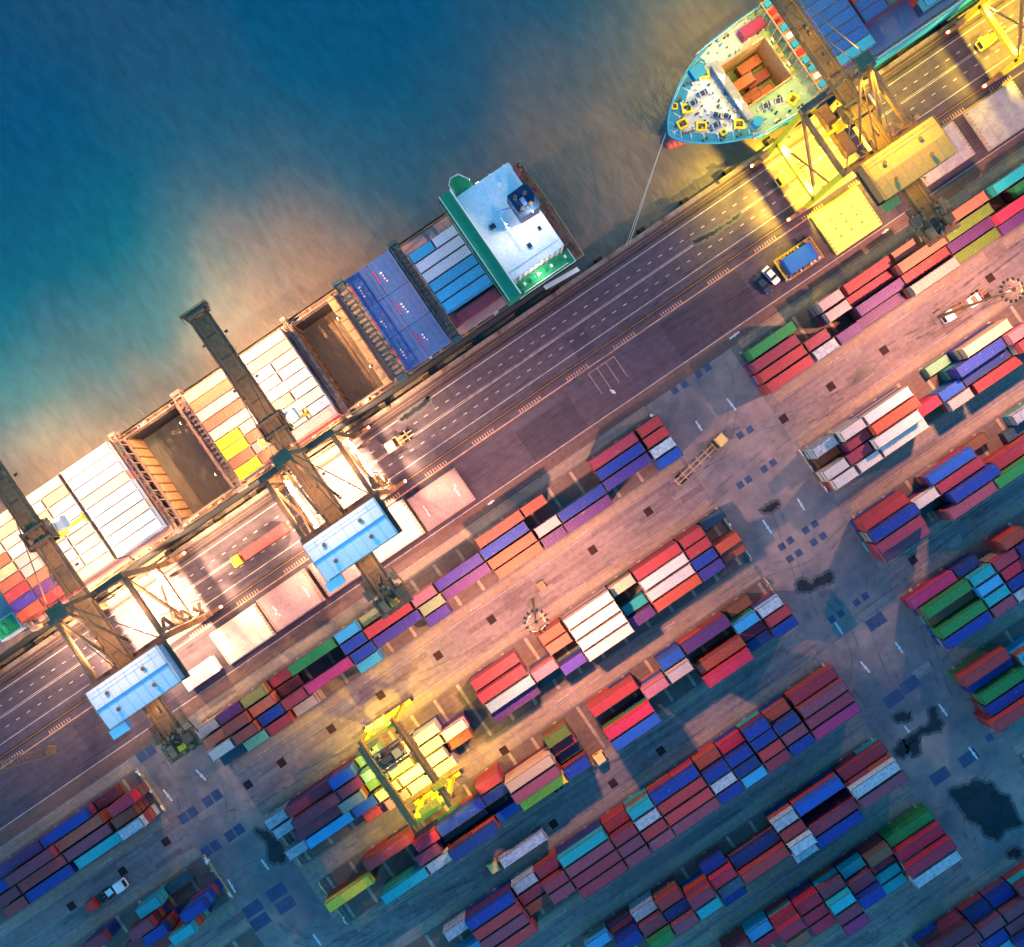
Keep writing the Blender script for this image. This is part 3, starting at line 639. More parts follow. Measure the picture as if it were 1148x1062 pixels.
hull.box(XB, XS - 3, YN + .05, YN + .2, D0, D0 + 1.0); hull.box(XB, XS - 3, YF - .2, YF - .05, D0, D0 + 1.0)
sp(hull, 'hull', M_hull)
dk = MB()
for y0, y1 in ((YN + .2, YN + 1.95), (YF - 1.95, YF - .2)): dk.box(XB, 22, y0, y1, D0, D0 + .06)
for x0, x1 in ((XB, -67.9), (-54.3, -22.4), (-11.0, 23)): dk.box(x0, x1, YN + 1.95, YF - 1.95, D0 - .2, D0 + .05)
sp(dk, 'deck', M_deckpink)
# open holds: tan bulkhead with cell guides, dark floor with a centre divider, coaming
for hx0, hx1, fl, bm_ in ((-67.9, -54.3, -5.2, M_tan), (-22.4, -11.0, -4.0, M_dark)):
    w_ = MB(); w_.box(hx0 + .02, hx0 + .25, YN + 2.0, YF - 2.0, fl, D0 + .6)
    for k in range(10):
        y = YN + 2.6 + k * 2.42; w_.box(hx0 + .25, hx0 + .5, y - .14, y + .14, fl, D0 + .8, 1)
    sp(w_, 'hold_bulkhead', [bm_, M_deckred]); w_ = MB()
    w_.box(hx1 - .3, hx1 - .02, YN + 2.0, YF - 2.0, fl, D0 + .6, 1)
    for k in range(10):
        y = YN + 2.6 + k * 2.42; w_.box(hx1 - .55, hx1 - .3, y - .14, y + .14, fl, D0 + .8, 1)
    sp(w_, 'hold_bulkhead', [bm_, M_deckred])
    f_ = MB(); f_.box(hx0, hx1, YN + 1.95, YF - 1.95, fl - .3, fl)
    f_.box(hx0 + 7.2, hx0 + 7.6, YN + 2, YF - 2, fl, fl + 1.3, 1)
    for k in range(5): f_.box(hx0 + 7.8 + (k % 2)*.3, hx1 - .8, YN + 3 + k*4.84, YN + 5.3 + k*4.84, fl, fl + (.35, .9, .2, .6, .4)[k], k % 2)
    for k in range(10): f_.box(hx0 + .5, hx1 - .5, YN + 2.55 + k*2.42, YN + 2.65 + k*2.42, fl, fl + .12, 1)
    sp(f_, 'hold_floor', [M_hold, M_deckred])
    c_ = MB()
    for a in ((hx0 - .35, hx0 - .02, YN + 1.4, YF - 1.4), (hx1 + .02, hx1 + .35, YN + 1.4, YF - 1.4), (hx0, hx1, YN + 1.45, YN + 1.8), (hx0, hx1, YF - 1.8, YF - 1.45)):
        c_.box(*a, D0 + .06, D0 + 1.7)
    sp(c_, 'hatch_coaming', M_deckpink)
# catwalk beside the second hold and hatch edge beside the first
for x0, x1, mm in ((-12.6, -10.9, M_tan), (-66.6, -64.0, M_tan)):
    c_ = MB()
    if x0 > -20:
        c_.box(x0, x1, YN + 1.5, YF - 1.5, D0 + 1.75, D0 + 1.9)
        for k in range(9): c_.box(x0, x1, YN + 2.5 + k*2.7, YN + 2.6 + k*2.7, D0 + 1.9, D0 + 2.6)
        sp(c_, 'catwalk', mm)
# lashing bridges
def lash(x0, x1, z, mt=M_deckpink):
    b = MB(); n = 10
    for x in (x0, x1):
        for k in range(n + 1):
            y = YN + .8 + k * (YF - YN - 1.6) / n; b.box(x - .12, x + .12, y - .14, y + .14, D0 + .1, z)
        b.beam((x, YN + .6, z), (x, YF - .6, z), .2, .3)
        for k in range(n):
            y = YN + .8 + k * (YF - YN - 1.6) / n; y2 = y + (YF - YN - 1.6) / n
            if k % 2: b.beam((x, y, D0 + .5), (x, y2, z), .1, .1)
    k = YN + 1
    while k < YF - 1: b.box(x0 + .1, x1 - .1, k, k + .55, z - .35, z - .2); k += 1.25
    railing(b, [(x0, YN + .7, z), (x0, YF - .7, z)], 1.0, 1.6); railing(b, [(x1, YN + .7, z), (x1, YF - .7, z)], 1.0, 1.6)
    for y in (YN + .4, YF - .4): b.cbox((x0+x1)/2, y, z - 1.5, abs(x1-x0) + .6, .9, 3.0)
    sp(b, 'lashing_bridge', mt)
M_deckdk = mat('dark teal bridge steel', (.03, .08, .09), .6, dirt=.6)
for a in ((-108.4, -107.5, 10.5), (-69.2, -68.2, 12.2), (-53.0, -51.2, 11), (-23.2, -22.6, 11.5)): lash(*a)
lash(-9.3, -7.2, 11.5, M_deckdk); lash(5.8, 7.6, 12.5, M_deckdk)
# blue hatch covers, two by three
for i in range(2):
    for j in range(3):
        hc = MB()
        x0 = -6.6 + i*6.05; y0 = 32.3 + j*8.4
        hc.box(x0, x0 + 5.95, y0, y0 + 8.3, D0 + .9, D0 + 1.9)
        for q in range(4): hc.box(x0 + .4 + q*1.5, x0 + .5 + q*1.5, y0 + .3, y0 + 8, D0 + 1.9, D0 + 1.96, 0)
        hc.box(x0 + .15, x0 + .33, y0 + 3.0, y0 + 6.5, D0 + 1.9, D0 + 1.975, 1)
        for q in range(4): hc.box(x0 + 1.2 + R.uniform(0, .5), x0 + 1.6 + R.uniform(0, .5), y0 + 2.6 + q*.75, y0 + 2.95 + q*.75, D0 + 1.9, D0 + 1.98, 2)
        for q in range(3): hc.box(x0 + R.uniform(.5, 5), x0 + R.uniform(5.1, 5.3), y0 + 1 + q*2.2, y0 + 1.15 + q*2.2, D0 + 1.9, D0 + 1.97, 0)
        sp(hc, 'hatch_cover', [M_hatchblue, M_red, M_white])
for x0, x1 in ((-107.2, -82.2), (-81.5, -69.4), (-50.4, -24.0), (8, 20.6)):
    hc = MB(); hc.box(x0, x1, YN + 1.2, YF - 1.2, D0 + .9, D0 + 1.75); sp(hc, 'hatch_cover', M_hatchpink)
hc = MB(); hc.box(-124, -109.5, YN + 3, YF - 3, D0 + .9, D0 + 1.75); sp(hc, 'hatch_cover', M_hatchgrey)
b = MB(); b.box(-116, -110.2, YN + 2.0, YN + 6.5, D0, D0 + 3.4); b.box(-115.6, -110.6, YN + 2.4, YN + 6.1, D0 + 3.4, D0 + 3.6, 1); b.box(-114, -112.6, YN + 3, YN + 5, D0 + 3.6, D0 + 4.2, 1)
sp(b, 'deck_house', [M_lav, M_greendeck])
# bridge house
b = MB(); b.box(20.4, 23.3, YN - .3, YF + .3, 12.5, 19.6); b.box(20.9, 24.2, YN + 3, YF - 3, D0, 12.5)
b.box(20.2, 20.4, YN - .2, YF + .2, 16.4, 18.2, 1)
b.box(20.3, 23.4, YN - .4, YF + .4, 19.6, 19.75); b.box(23.25, 23.5, YN - .3, YF + .3, 19.75, 20.6, 2)
railing(b, [(20.5, YN - .2, 19.7), (20.5, YF + .2, 19.7)], 1, 1.3, .04, 2)
sp(b, 'bridge_wing', [M_green, M_glass, M_white])
b = MB(); b.box(23.6, 37.2, 34.6, 56.2, D0, 17.6, 0); b.box(23.5, 37.3, 34.5, 56.3, 17.6, 17.8, 1)
for zz in (8.5, 11.2, 13.9, 16.2):
    for k in range(9): b.box(24.8 + k*1.4, 25.5 + k*1.4, 34.55, 34.62, zz, zz + .8, 2)
b.box(24, 36.8, 36.3, 36.5, 17.8, 18.0, 0); b.box(26, 27.3, 46, 47, 17.8, 18.6, 2)
b.cyl((28.8, 44.5, 17.8), (28.8, 44.5, 23.0), .22, 8, m=1); b.beam((28.8, 42.6, 21.5), (28.8, 46.4, 21.5), .18, .18, 1)
b.box(30.5, 31.4, 38.2, 39.2, 17.8, 18.3, 2); b.box(34.5, 35.2, 40.2, 41, 17.8, 18.2, 2); b.cyl((33, 53.2, 17.8), (33, 53.2, 18.7), .5, 12, m=1)
railing(b, [(23.8, 34.8, 17.8), (37, 34.8, 17.8), (37, 56, 17.8), (23.8, 56, 17.8), (23.8, 34.8, 17.8)], 1, 1.5, .04, 1)
sp(b, 'accommodation_block', [M_white, M_whitedeck, M_glass])
b = MB()
for y0, y1 in ((YN + .1, 34.5), (56.3, YF + .1)):
    b = MB(); b.box(23.6, 38.6, y0, y1, 9.4, 9.7); b.box(25, 36.5, y0 + .2, y1 - .2, 12.4, 12.6, 0)
    for k in range(7):
        b.cbox(25.5 + k*1.9, (y0+y1)/2, 10.2, .8, .9, 1.0, 1 + (k % 2)); b.cbox(26 + k*1.8, (y0+y1)/2 + .2, 12.95, .5, .7, .6, 1 + ((k+1) % 2))
    railing(b, [(23.6, y0, 9.7), (38.6, y0, 9.7), (38.6, y1, 9.7)], 1, 1.2, .05, 2); railing(b, [(25, y0 + .2, 12.6), (36.5, y0 + .2, 12.6)], 1, 1.2, .05, 2)
    sp(b, 'side_deck', [M_greendeck, M_green, M_white])
b = MB(); b.prism([(24.2, YF - .5), (24.2, YF + 2.4), (25.2, YF + 3.4), (27.2, YF + 3.2), (28.6, YF + .9), (28.6, YF - .5)], 14.6, 14.9, 0)
railing(b, [(24.2, YF, 14.9), (24.2, YF + 2.4, 14.9), (25.2, YF + 3.4, 14.9), (27.2, YF + 3.2, 14.9), (28.6, YF + .9, 14.9)], 1, .6, .06, 2)
sp(b, 'lookout_platform', [M_greendeck, M_green, M_white])
b = MB()
b.prism([(32.2, 43.6), (36.6, 43.4), (37.2, 44), (37.2, 48.6), (36.6, 49.3), (32.2, 49.1)], 17.8, 23.5, 0)
for x, y in ((33.3, 44.9), (35.4, 44.8), (33.4, 47.8), (35.6, 47.4)): b.cyl((x, y, 23.5), (x, y, 24.6), .55, 12, m=1); b.cyl((x, y, 24.55), (x, y, 24.65), .42, 12, m=2)
b.box(33.9, 34.8, 45.3, 47.0, 23.5, 24.2, 3); b.beam((32.2, 46.6, 22.6), (28.6, 47.8, 22.2), .3, .2, 3)
sp(b, 'funnel', [M_funnel, M_funnel, M_dark, M_hatchblue])
b = MB(); b.box(37.3, 41.2, YN + .5, YF - .5, D0 + 1.6, D0 + 1.8)
b.cbox(38.6, 55.6, D0 + 2.8, 2.4, 2.8, 2.0, 1); winch(b, 39.2, 36.5, D0 + 1.8, 1.4, 1, 2); winch(b, 39.3, 41.5, D0 + 1.8, 1.57, 1, 2); winch(b, 39.2, 50.6, D0 + 1.8, 1.6, 1, 2)
for y in (33, 34.4, 46, 47.4, 53, 57): b.cyl((40.6, y, D0 + 1.8), (40.6, y, D0 + 2.5), .22, 8, m=2)
for q in range(26): b.cbox(R.uniform(37.8, 41), R.uniform(YN + 1, YF - 1), D0 + 2.0, R.uniform(.3, .9), R.uniform(.3, .9), .5, R.choice((1, 2, 3)))
railing(b, [(37.5, YN + .4, D0 + 1.8), (41.2, YN + .4, D0 + 1.8), (41.4, 44, D0 + 1.8), (41.2, YF - .4, D0 + 1.8), (37.5, YF - .4, D0 + 1.8)], 1, 1.2, .05, 3)
sp(b, 'poop_deck', [M_deckred, M_boot, M_dark, M_tan])
b = MB(); b.beam((30.0, YN - .5, D0), (39.5, YN - .6, 1.2), 1.0, .15); railing(b, [(30.0, YN - .1, D0), (39.5, YN - .2, 1.2)], 1, .8, .04); railing(b, [(30.0, YN - 1, D0), (39.5, YN - 1.1, 1.2)], 1, .8, .04)
sp(b, 'gangway', M_white)
b = MB()
for y in (YN + .6, YF - .6): railing(b, [(XB, y, D0 + .06), (22, y, D0 + .06)], 1.05, 2.2, .04)
sp(b, 'deck_railing', M_tan)
b = MB()   # bits and pieces on the narrow side decks
for q in range(150):
    x = R.uniform(-108, 20); y = R.choice((YN + 1.0, YF - 1.0, YN + 1.3)); b.cbox(x, y, D0 + .4, R.uniform(.3, 1.2), R.uniform(.25, .6), R.uniform(.4, .9), R.choice((0, 1, 2)), R.uniform(0, .5))
sp(b, 'deck_fitting', [M_tan, M_deckred, M_white], split=True)

ORDS = {0: 'sea side', 8: 'quay side'}
def bay(xc, ztop, y0, pitch, cols, name, zb, who='green bridge ship', sun='U'):
    """cols: per lane either one code (long box) or two codes left+right (short boxes)"""
    for k, c in enumerate(cols):
        if not c: continue
        y = y0 - k * pitch; cs = c.split('+'); n = int(round((ztop - zb) / HT)); z = zb + (n - 1) * HT + R.uniform(.003, .02)
        lab = lambda q, s_, e: f'{PAINT[q][0]} {s_} container {ORD[k]} from sea {e} {name} aboard {who}'
        if len(cs) == 1: cand(4, cs[0], xc, y, z, lab(cs[0], 'long', 'in'), f'containers aboard the {who}')
        else:
            cand(2, cs[0], xc - 3.1, y, z, lab(cs[0], 'short', 'left in'), f'containers aboard the {who}')
            cand(2, cs[1], xc + 3.1, y, z, lab(cs[1], 'short', 'right in'), f'containers aboard the {who}')
        for t in range(n - 1): low(4, R.choice(UNDER), xc, y, zb + t * HT)
ZB = D0 + 1.78
TP = ZB + 3*HT
bay(-101.0, TP, 54.6, 2.5, ['PW+PW','PW+CM','WH+PW','SA+WH','YW+PW','SA+PW','RE+SA','VB+PU','OR+RE'], 'far left bay', ZB)
bay(-88.4, TP, 54.6, 2.5, ['PW','WH+CM','YW+WH','WH+PL','CM+WH','PL+PW','WH+PW','PW+WH','CM'], 'second bay', ZB)
bay(-75.6, TP, 54.6, 2.5, ['IB','IB','IB','PW','IB','IB','WH','IB','IB'], 'pale blue bay', ZB)
bay(-43.9, TP, 53.6, 2.5, ['YW','SA','PW','SA','PW','YY+PW','YY+SA','SA+PW','YY+SA'], 'vivid yellow bay', ZB)
bay(-30.1, TP, 53.6, 2.5, ['PW','CM','PL+PW','PW+WH','WH','CM+WH','WH','WH+PL','PW'], 'cream bay', ZB)
bay(14.2, ZB + 2*HT, 51.7, 2.62, ['LB+IB','IB','IB','LB','LB','LB'], 'sky blue bay', ZB)
low(4, 'MV', 14.2, 35.4, ZB)

# --- second ship, bow to the left
s2 = empty('container_ship', (110, 43.3, -3), 0, 'blue hulled container ship with yellow framed mooring deck and pointed bow', 'ship')
def s2p(mb, name, mats, smooth=False, split=False):
    mb.v = [(a - 110, b - 43.3, c + 3) for a, b, c in mb.v]
    if split: return each(mb, name, mats, s2)
    return mb.build(name, mats, s2, smooth=smooth)
C2, Z2 = 43.3, 8.0
prof = [(72.4, 0.3), (73.0, 1.4), (74.2, 3.1), (75.9, 4.7), (78.2, 6.5), (80.9, 8.3), (84, 9.8), (87.5, 11.1), (92.1, 12.2), (98, 12.6), (104, 12.7), (170, 12.7)]
top = [(x, C2 + w) for x, w in prof] + [(x, C2 - w) for x, w in reversed(prof)]
wl = [(max(x * .86 + 14.2 if x < 104 else x, 0), w * (.55 if x < 92 else .9 if x < 104 else 1)) for x, w in prof]
bot = [(x, C2 + w) for x, w in wl] + [(x, C2 - w) for x, w in reversed(wl)]
h = MB(); n = len(top)
vs = [(x, y, -4) for x, y in bot] + [(x, y, Z2) for x, y in top]
h.add(vs, [(k, (k+1) % n, n + (k+1) % n, n + k) for k in range(n)])
ins = [(x + (.3 if w < 12 else 0), w - .28) for x, w in prof]
tin = [(x, C2 + max(w, .05)) for x, w in ins] + [(x, C2 - max(w, .05)) for x, w in reversed(ins)]
vs = [(x, y, Z2) for x, y in top] + [(x, y, Z2) for x, y in tin]; h.add(vs, [(k, (k+1) % n, n + (k+1) % n, n + k) for k in range(n)])
vs = [(x, y, Z2) for x, y in tin] + [(x, y, Z2 - 1.2) for x, y in tin]; h.add(vs, [(k, (k+1) % n, n + (k+1) % n, n + k) for k in range(n)])
s2p(h, 'hull', M_shipblue)
b = MB()
for k in range(9):
    t0, t1 = k/9, (k+1)/9; r0, r1 = 2.3*math.sin(math.pi*(.12+.5*t0)), 2.3*math.sin(math.pi*(.12+.5*t1))
    b.cyl((73.6 + 10*t0, C2, -3.0), (73.6 + 10*t1, C2, -3.0), r0, 16, r1)
b.prism([(75.8, C2 - .4), (75.8, C2 + .4), (92, C2 + 5.5), (92, C2 - 5.5)], -3.2, -.6)
s2p(b, 'bulbous_bow', M_boot, True)
dz = Z2 - 1.1                    # deck level inside the bulwark
x0, x1, y0, y1 = 90.9, 102.8, 38.6, 49.4
d2 = MB()
fore = [(x, w) for x, w in ins if x < 88] + [(88.5, 11.1)]
o2 = [(x, C2 + max(w-.02, .05)) for x, w in fore] + [(x, C2 - max(w-.02, .05)) for x, w in reversed(fore)]
d2.add([(x, y, dz) for x, y in o2], [tuple(range(len(o2)))[::-1]], 0)
d2.box(88.5, x0, C2 - 11.5, C2 + 11.5, dz - .3, dz, 0); d2.box(x0, x1, y1, C2 + 12.3, dz - .3, dz, 0); d2.box(x0, x1, C2 - 12.3, y0, dz - .3, dz, 1)
d2.box(x1, 170, C2 - 12.3, C2 + 12.3, dz - .3, dz, 1)
s2p(d2, 'deck', [M_lav, M_mintdeck])
b = MB()                         # the blue painted edge of the foredeck
for (xa, wa), (xb, wb) in zip(fore[:-1], fore[1:]):
    for s_ in (1, -1):
        b.add([(xa, C2 + s_*wa*.97, dz + .02), (xb, C2 + s_*wb*.97, dz + .02), (xb + .8, C2 + s_*max(wb - 2.2, .1), dz + .02), (xa + 1.2, C2 + s_*max(wa - 2.2, .05), dz + .02)], [(0,1,2,3) if s_ < 0 else (3,2,1,0)])
b.box(84.5, 87.8, C2 + 6.8, C2 + 9.6, dz, dz + 1.0)
s2p(b, 'foredeck_edge', M_shipblue)
b = MB(); fl = -2.5
b.box(x0, x1, y0, y1, fl - .3, fl, 0)
for a in ((x0 - .25, x0, y0, y1), (x1, x1 + .25, y0, y1), (x0 - .25, x1 + .25, y0 - .25, y0), (x0 - .25, x1 + .25, y1, y1 + .25)): b.box(*a, fl, dz + 1.3, 1)
for k in range(5): b.box(x1 + .25, x1 + 1.2, y0 + .6 + k*2.1, y0 + 1.6 + k*2.1, dz, dz + 1.5, 1)
s2p(b, 'cargo_hold', [M_hold, M_tan])
b = MB(); b.box(89.0, 90.3, 35.9, 50.8, dz, dz + 1.9, 0); b.box(88.8, 90.5, 35.7, 51.0, dz + 1.9, dz + 2.05, 0)
for k in range(11): b.beam((88.9, 36.5 + k*1.35, dz), (87.9, 36.5 + k*1.35, dz), .12, 1.2, 0)
s2p(b, 'breakwater', mat('grey breakwater', (.34, .33, .34), .7, dirt=.5))
b = MB(); b.cyl((90.4, 34.3, dz), (90.4, 34.3, dz + 2.4), 1.15, 20, m=0); b.cyl((90.4, 34.3, dz), (90.4, 34.3, dz + .5), 1.7, 20, m=1); s2p(b, 'crane_pedestal', [M_shipblue, M_mintdeck])
wz = [(87.0, 50.4, .1), (79.4, 46.0, .15), (76.6, 43.7, .5), (79.8, 40.8, 0), (87.2, 36.4, .02), (100.4, 34.2, .4), (83.2, 36.9, 0), (77.4, 48.0, 1.0)]
for i, (x, y, a) in enumerate(wz):
    b = MB(); a -= TH if i < 5 else 0; s_ = 1.0 if i < 6 else .6
    for dx, dy, sx, sy in ((0, .85, 2.4, .42), (0, -.85, 2.4, .42), (1.0, 0, .42, 1.3), (-1.0, 0, .42, 1.3)):
        c, n_ = math.cos(a), math.sin(a); b.cbox(x + (dx*c - dy*n_)*s_, y + (dx*n_ + dy*c)*s_, dz + .35, sx*s_, sy*s_, .7, 0, a)
    b.cbox(x, y, dz + .2, 1.5*s_, .7*s_, .4, 1, a); b.cyl((x - .4*s_, y, dz + .5), (x + .4*s_, y, dz + .5), .25, 8, m=1)
    s2p(b, 'chain_stopper', [M_yellow, M_dark])
for x, y, a in ((81.3, 46.2, .3), (84.4, 46.8, .3), (84.2, 40.9, -.5), (86.0, 39.4, -.5), (82.8, 39.2, .2), (97.5, 35.7, .1), (94.6, 36.4, .2)):
    b = MB(); winch(b, x, y, dz, a - .4, 0, 1, 1.25); s2p(b, 'mooring_winch', [M_lav, M_funnel])
b = MB()
for q in range(70):
    x = R.uniform(78, 90); w = R.uniform(-1, 1) * (6 if x < 82 else 9); b.cbox(x, C2 + w, dz + .3, R.uniform(.2, .6), R.uniform(.2, .6), R.uniform(.3, .8), R.choice((0, 1, 2)), R.uniform(0, 1))
for q in range(45): b.cbox(R.uniform(90.5, 105), R.choice((R.uniform(31.6, 38), R.uniform(50.2, 55))), dz + .3, R.uniform(.2, .9), R.uniform(.2, .5), R.uniform(.3, .8), R.choice((0, 1, 2, 3)), R.uniform(0, .4))
s2p(b, 'deck_fitting', [M_white, M_lav, M_funnel, M_shipblue], split=True)
b = MB()
for p_, q_ in (((81.0, 46.4), (75.0, 44.2)), ((81.6, 39.6), (75.4, 42.0))): b.beam((*p_, dz + .25), (*q_, dz + .25), .35, .25)
s2p(b, 'anchor_chain', M_dark, split=True)
b = MB()
for x, w in ((79, 5.3), (82.5, 7.4), (86, 8.9), (79, -5.3), (82.5, -7.4), (86, -8.9), (95, -11.3), (101, -11.3), (96, 11.2)):
    for d_ in (-.45, .45): b.cyl((x + d_, C2 + w, dz), (x + d_, C2 + w, dz + .9), .24, 8)
s2p(b, 'mooring_bitt', M_dark, split=True)
b = MB()
for x in (104.2, 107.2):
    for k in range(12): b.box(x - .12, x + .12, 31.6 + k*2.1, 31.9 + k*2.1, dz, 13)
    b.beam((x, 31.4, 13), (x, 55.2, 13), .25, .35)
b.box(104.2, 107.2, 31.5, 55.2, 12.2, 12.35, 1)
for k in range(11): b.cbox(105.6, 32.6 + k*2.15, 12.7, 1.9, 1.3, .7, (2, 3, 2, 2, 4, 2, 3, 2, 4, 4, 2)[k])
s2p(b, 'lashing_bridge', [M_tan, M_deckpink, M_shipblue, M_lav, M_red])
b = MB()
for s_ in (-1, 1): railing(b, [(88, C2 + s_*11.6, dz), (100, C2 + s_*12.3, dz), (170, C2 + s_*12.3, dz)], 1.2, 2, .05)
s2p(b, 'deck_railing', M_white)
for (L_, c, x, y, z, lb) in ((2,'MG',101.2,52.4,dz+.02,'crimson short container alone on bow deck beside open hold'),
      (2,'SA',95.0,44.6,fl+HT,'orange short container on left side of blue ship hold'),(2,'RU',95.2,41.4,fl+.02,'rusty short container lying low at left of blue ship hold'),
      (4 // 2,'MA',99.4,43.9,fl+HT*.02,'maroon short container in middle of blue ship hold'),(2,'SA',99.6,47.6,fl+.02,'salmon short container at sea side of blue ship hold'),
      (2,'OR',98.3,40.2,fl+.03,'bright orange short container at quay side of blue ship hold')):
    cand(L_, c, x, y, z, lb, 'containers aboard the blue ship')
z2 = dz + .9
hc = MB(); hc.box(108.2, 160, C2 - 11.6, C2 + 11.6, dz, z2 - .02); s2p(hc, 'hatch_cover', M_hatchblue)
bay(114.4, z2 + 2*HT, 54.6, 2.5, ['MB','MB','MB','MB','MB','MB','MB','MB','LB'], 'first blue bay', z2, 'blue ship')
bay(127.3, z2 + 2*HT, 54.6, 2.5, ['MB','MA+MB','NA','MB+MA','MA','MB+NA','MB+ST','',''], 'second mixed bay', z2, 'blue ship')
bay(140.3, z2 + 2*HT, 54.6, 2.5, ['MB','LB','NA','MB','MA','MI+LB','BR','BR','LB+MB'], 'third mixed bay', z2, 'blue ship')
# ------------------------------------------------------------------ place the 300 container tops that show largest, the rest join the mass
TOPS.sort(key=lambda t: -t[0])
used_lab = set()
for k, (sz, a) in enumerate(TOPS):
    if sz > 0 and k < 300: put_container(*a)
    else: low(*a[:5])
me = bpy.data.meshes.new('stacked_containers'); me.from_pydata(LOW['v'], [], LOW['f']); me.update()
me.materials.append(M_rail)
for c in LOW['mats']: me.materials.append(PM(c))
me.polygons.foreach_set('material_index', LOW['m'])
o = bpy.data.objects.new('stacked_containers', me); COL.objects.link(o)
tag(o, 'lower tiers and small far boxes of mixed coloured stacked containers', 'containers', kind='stuff')

# ------------------------------------------------------------------ lamps
def lamp(kind, loc, col, watts, aim=None, cone=150, blend=.6, size=.4, name='lamp', parent=None):
    l = bpy.data.lights.new(name, kind); l.energy = watts; l.color = col
    l.shadow_soft_size = size
    if kind == 'SPOT': l.spot_size = math.radians(cone); l.spot_blend = blend
    o = bpy.data.objects.new(name, l); COL.objects.link(o); o.location = loc
    if aim is not None: o.rotation_euler = Vector(aim).to_track_quat('-Z', 'Y').to_euler()
    if parent: o.parent = parent
    return o
SOD = (1.0, .43, .26); WARM = (1.0, .60, .32); YEL = (1.0, .70, .045)

# ------------------------------------------------------------------ high masts
def high_mast(x, y, label, W):
    t = empty('floodlight_mast', (x, y, 0), 0, label, 'light mast', 'high floodlight masts in the yard')
    b = MB(); b.cyl((0,0,0), (0,0,.5), 1.1, 12); b.cbox(0, 0, .15, 2.6, 2.6, .3); b.build('base', G_conc, t)
    b = MB(); b.cyl((0,0,.5), (0,0,37.5), .42, 10, .16); b.build('pole', M_steel, t, smooth=False)
    b = MB(); pts = [(2.0*math.cos(k*math.pi/12), 2.0*math.sin(k*math.pi/12), 37.2) for k in range(25)]
    b.tube(pts, .07); b.tube([(p[0]*.8, p[1]*.8, 37.2) for p in pts], .05)
    for k in range(4): a = k*math.pi/2; b.beam((0,0,37.4), (2*math.cos(a), 2*math.sin(a), 37.2), .1)
    b.cyl((0,0,37.3), (0,0,38.0), .4, 10); b.build('lamp_ring', M_steel, t)
    fl_ = MB()
    for k in range(14):
        a = k*2*math.pi/14; fl_.cbox(2.25*math.cos(a), 2.25*math.sin(a), 37.1, .62, .42, .38, 0, a); fl_.cbox(2.25*math.cos(a), 2.25*math.sin(a), 36.9, .5, .34, .03, 1, a)
    each(fl_, 'floodlight', [M_dark, M_lampsodium], t)
    for k in range(6):
        a = k*math.pi/3 + .3
        lamp('SPOT', (2.3*math.cos(a), 2.3*math.sin(a), 36.7), SOD, W, (math.cos(a)*.9, math.sin(a)*.9, -1), 110, .9, .25, 'mast_floodlight', t)
    lamp('POINT', (0, 0, 36.4), SOD, W*.15, size=.3, name='mast_downlight', parent=t)
    return t
high_mast(-12.6, -27.0, 'tall floodlight mast with round lamp ring on the road left of centre aisle', LM)
high_mast(102.7, -25.9, 'tall floodlight mast with round lamp ring on the road near right edge', LM)
b = MB(); b.cbox(0, 0, 1.0, 1.6, 1.9, 2.0); b.cbox(0, 0, 2.05, 1.75, 2.05, .1, 1); b.box(.8, .83, -.7, .7, .3, 1.8, 1)
o = b.build('switch_cabinet', [M_white, M_steel], None, (-9.0, -25.4, 0)); tag(o, 'small white electrical cabinet on the road beside the left floodlight mast', 'cabinet')

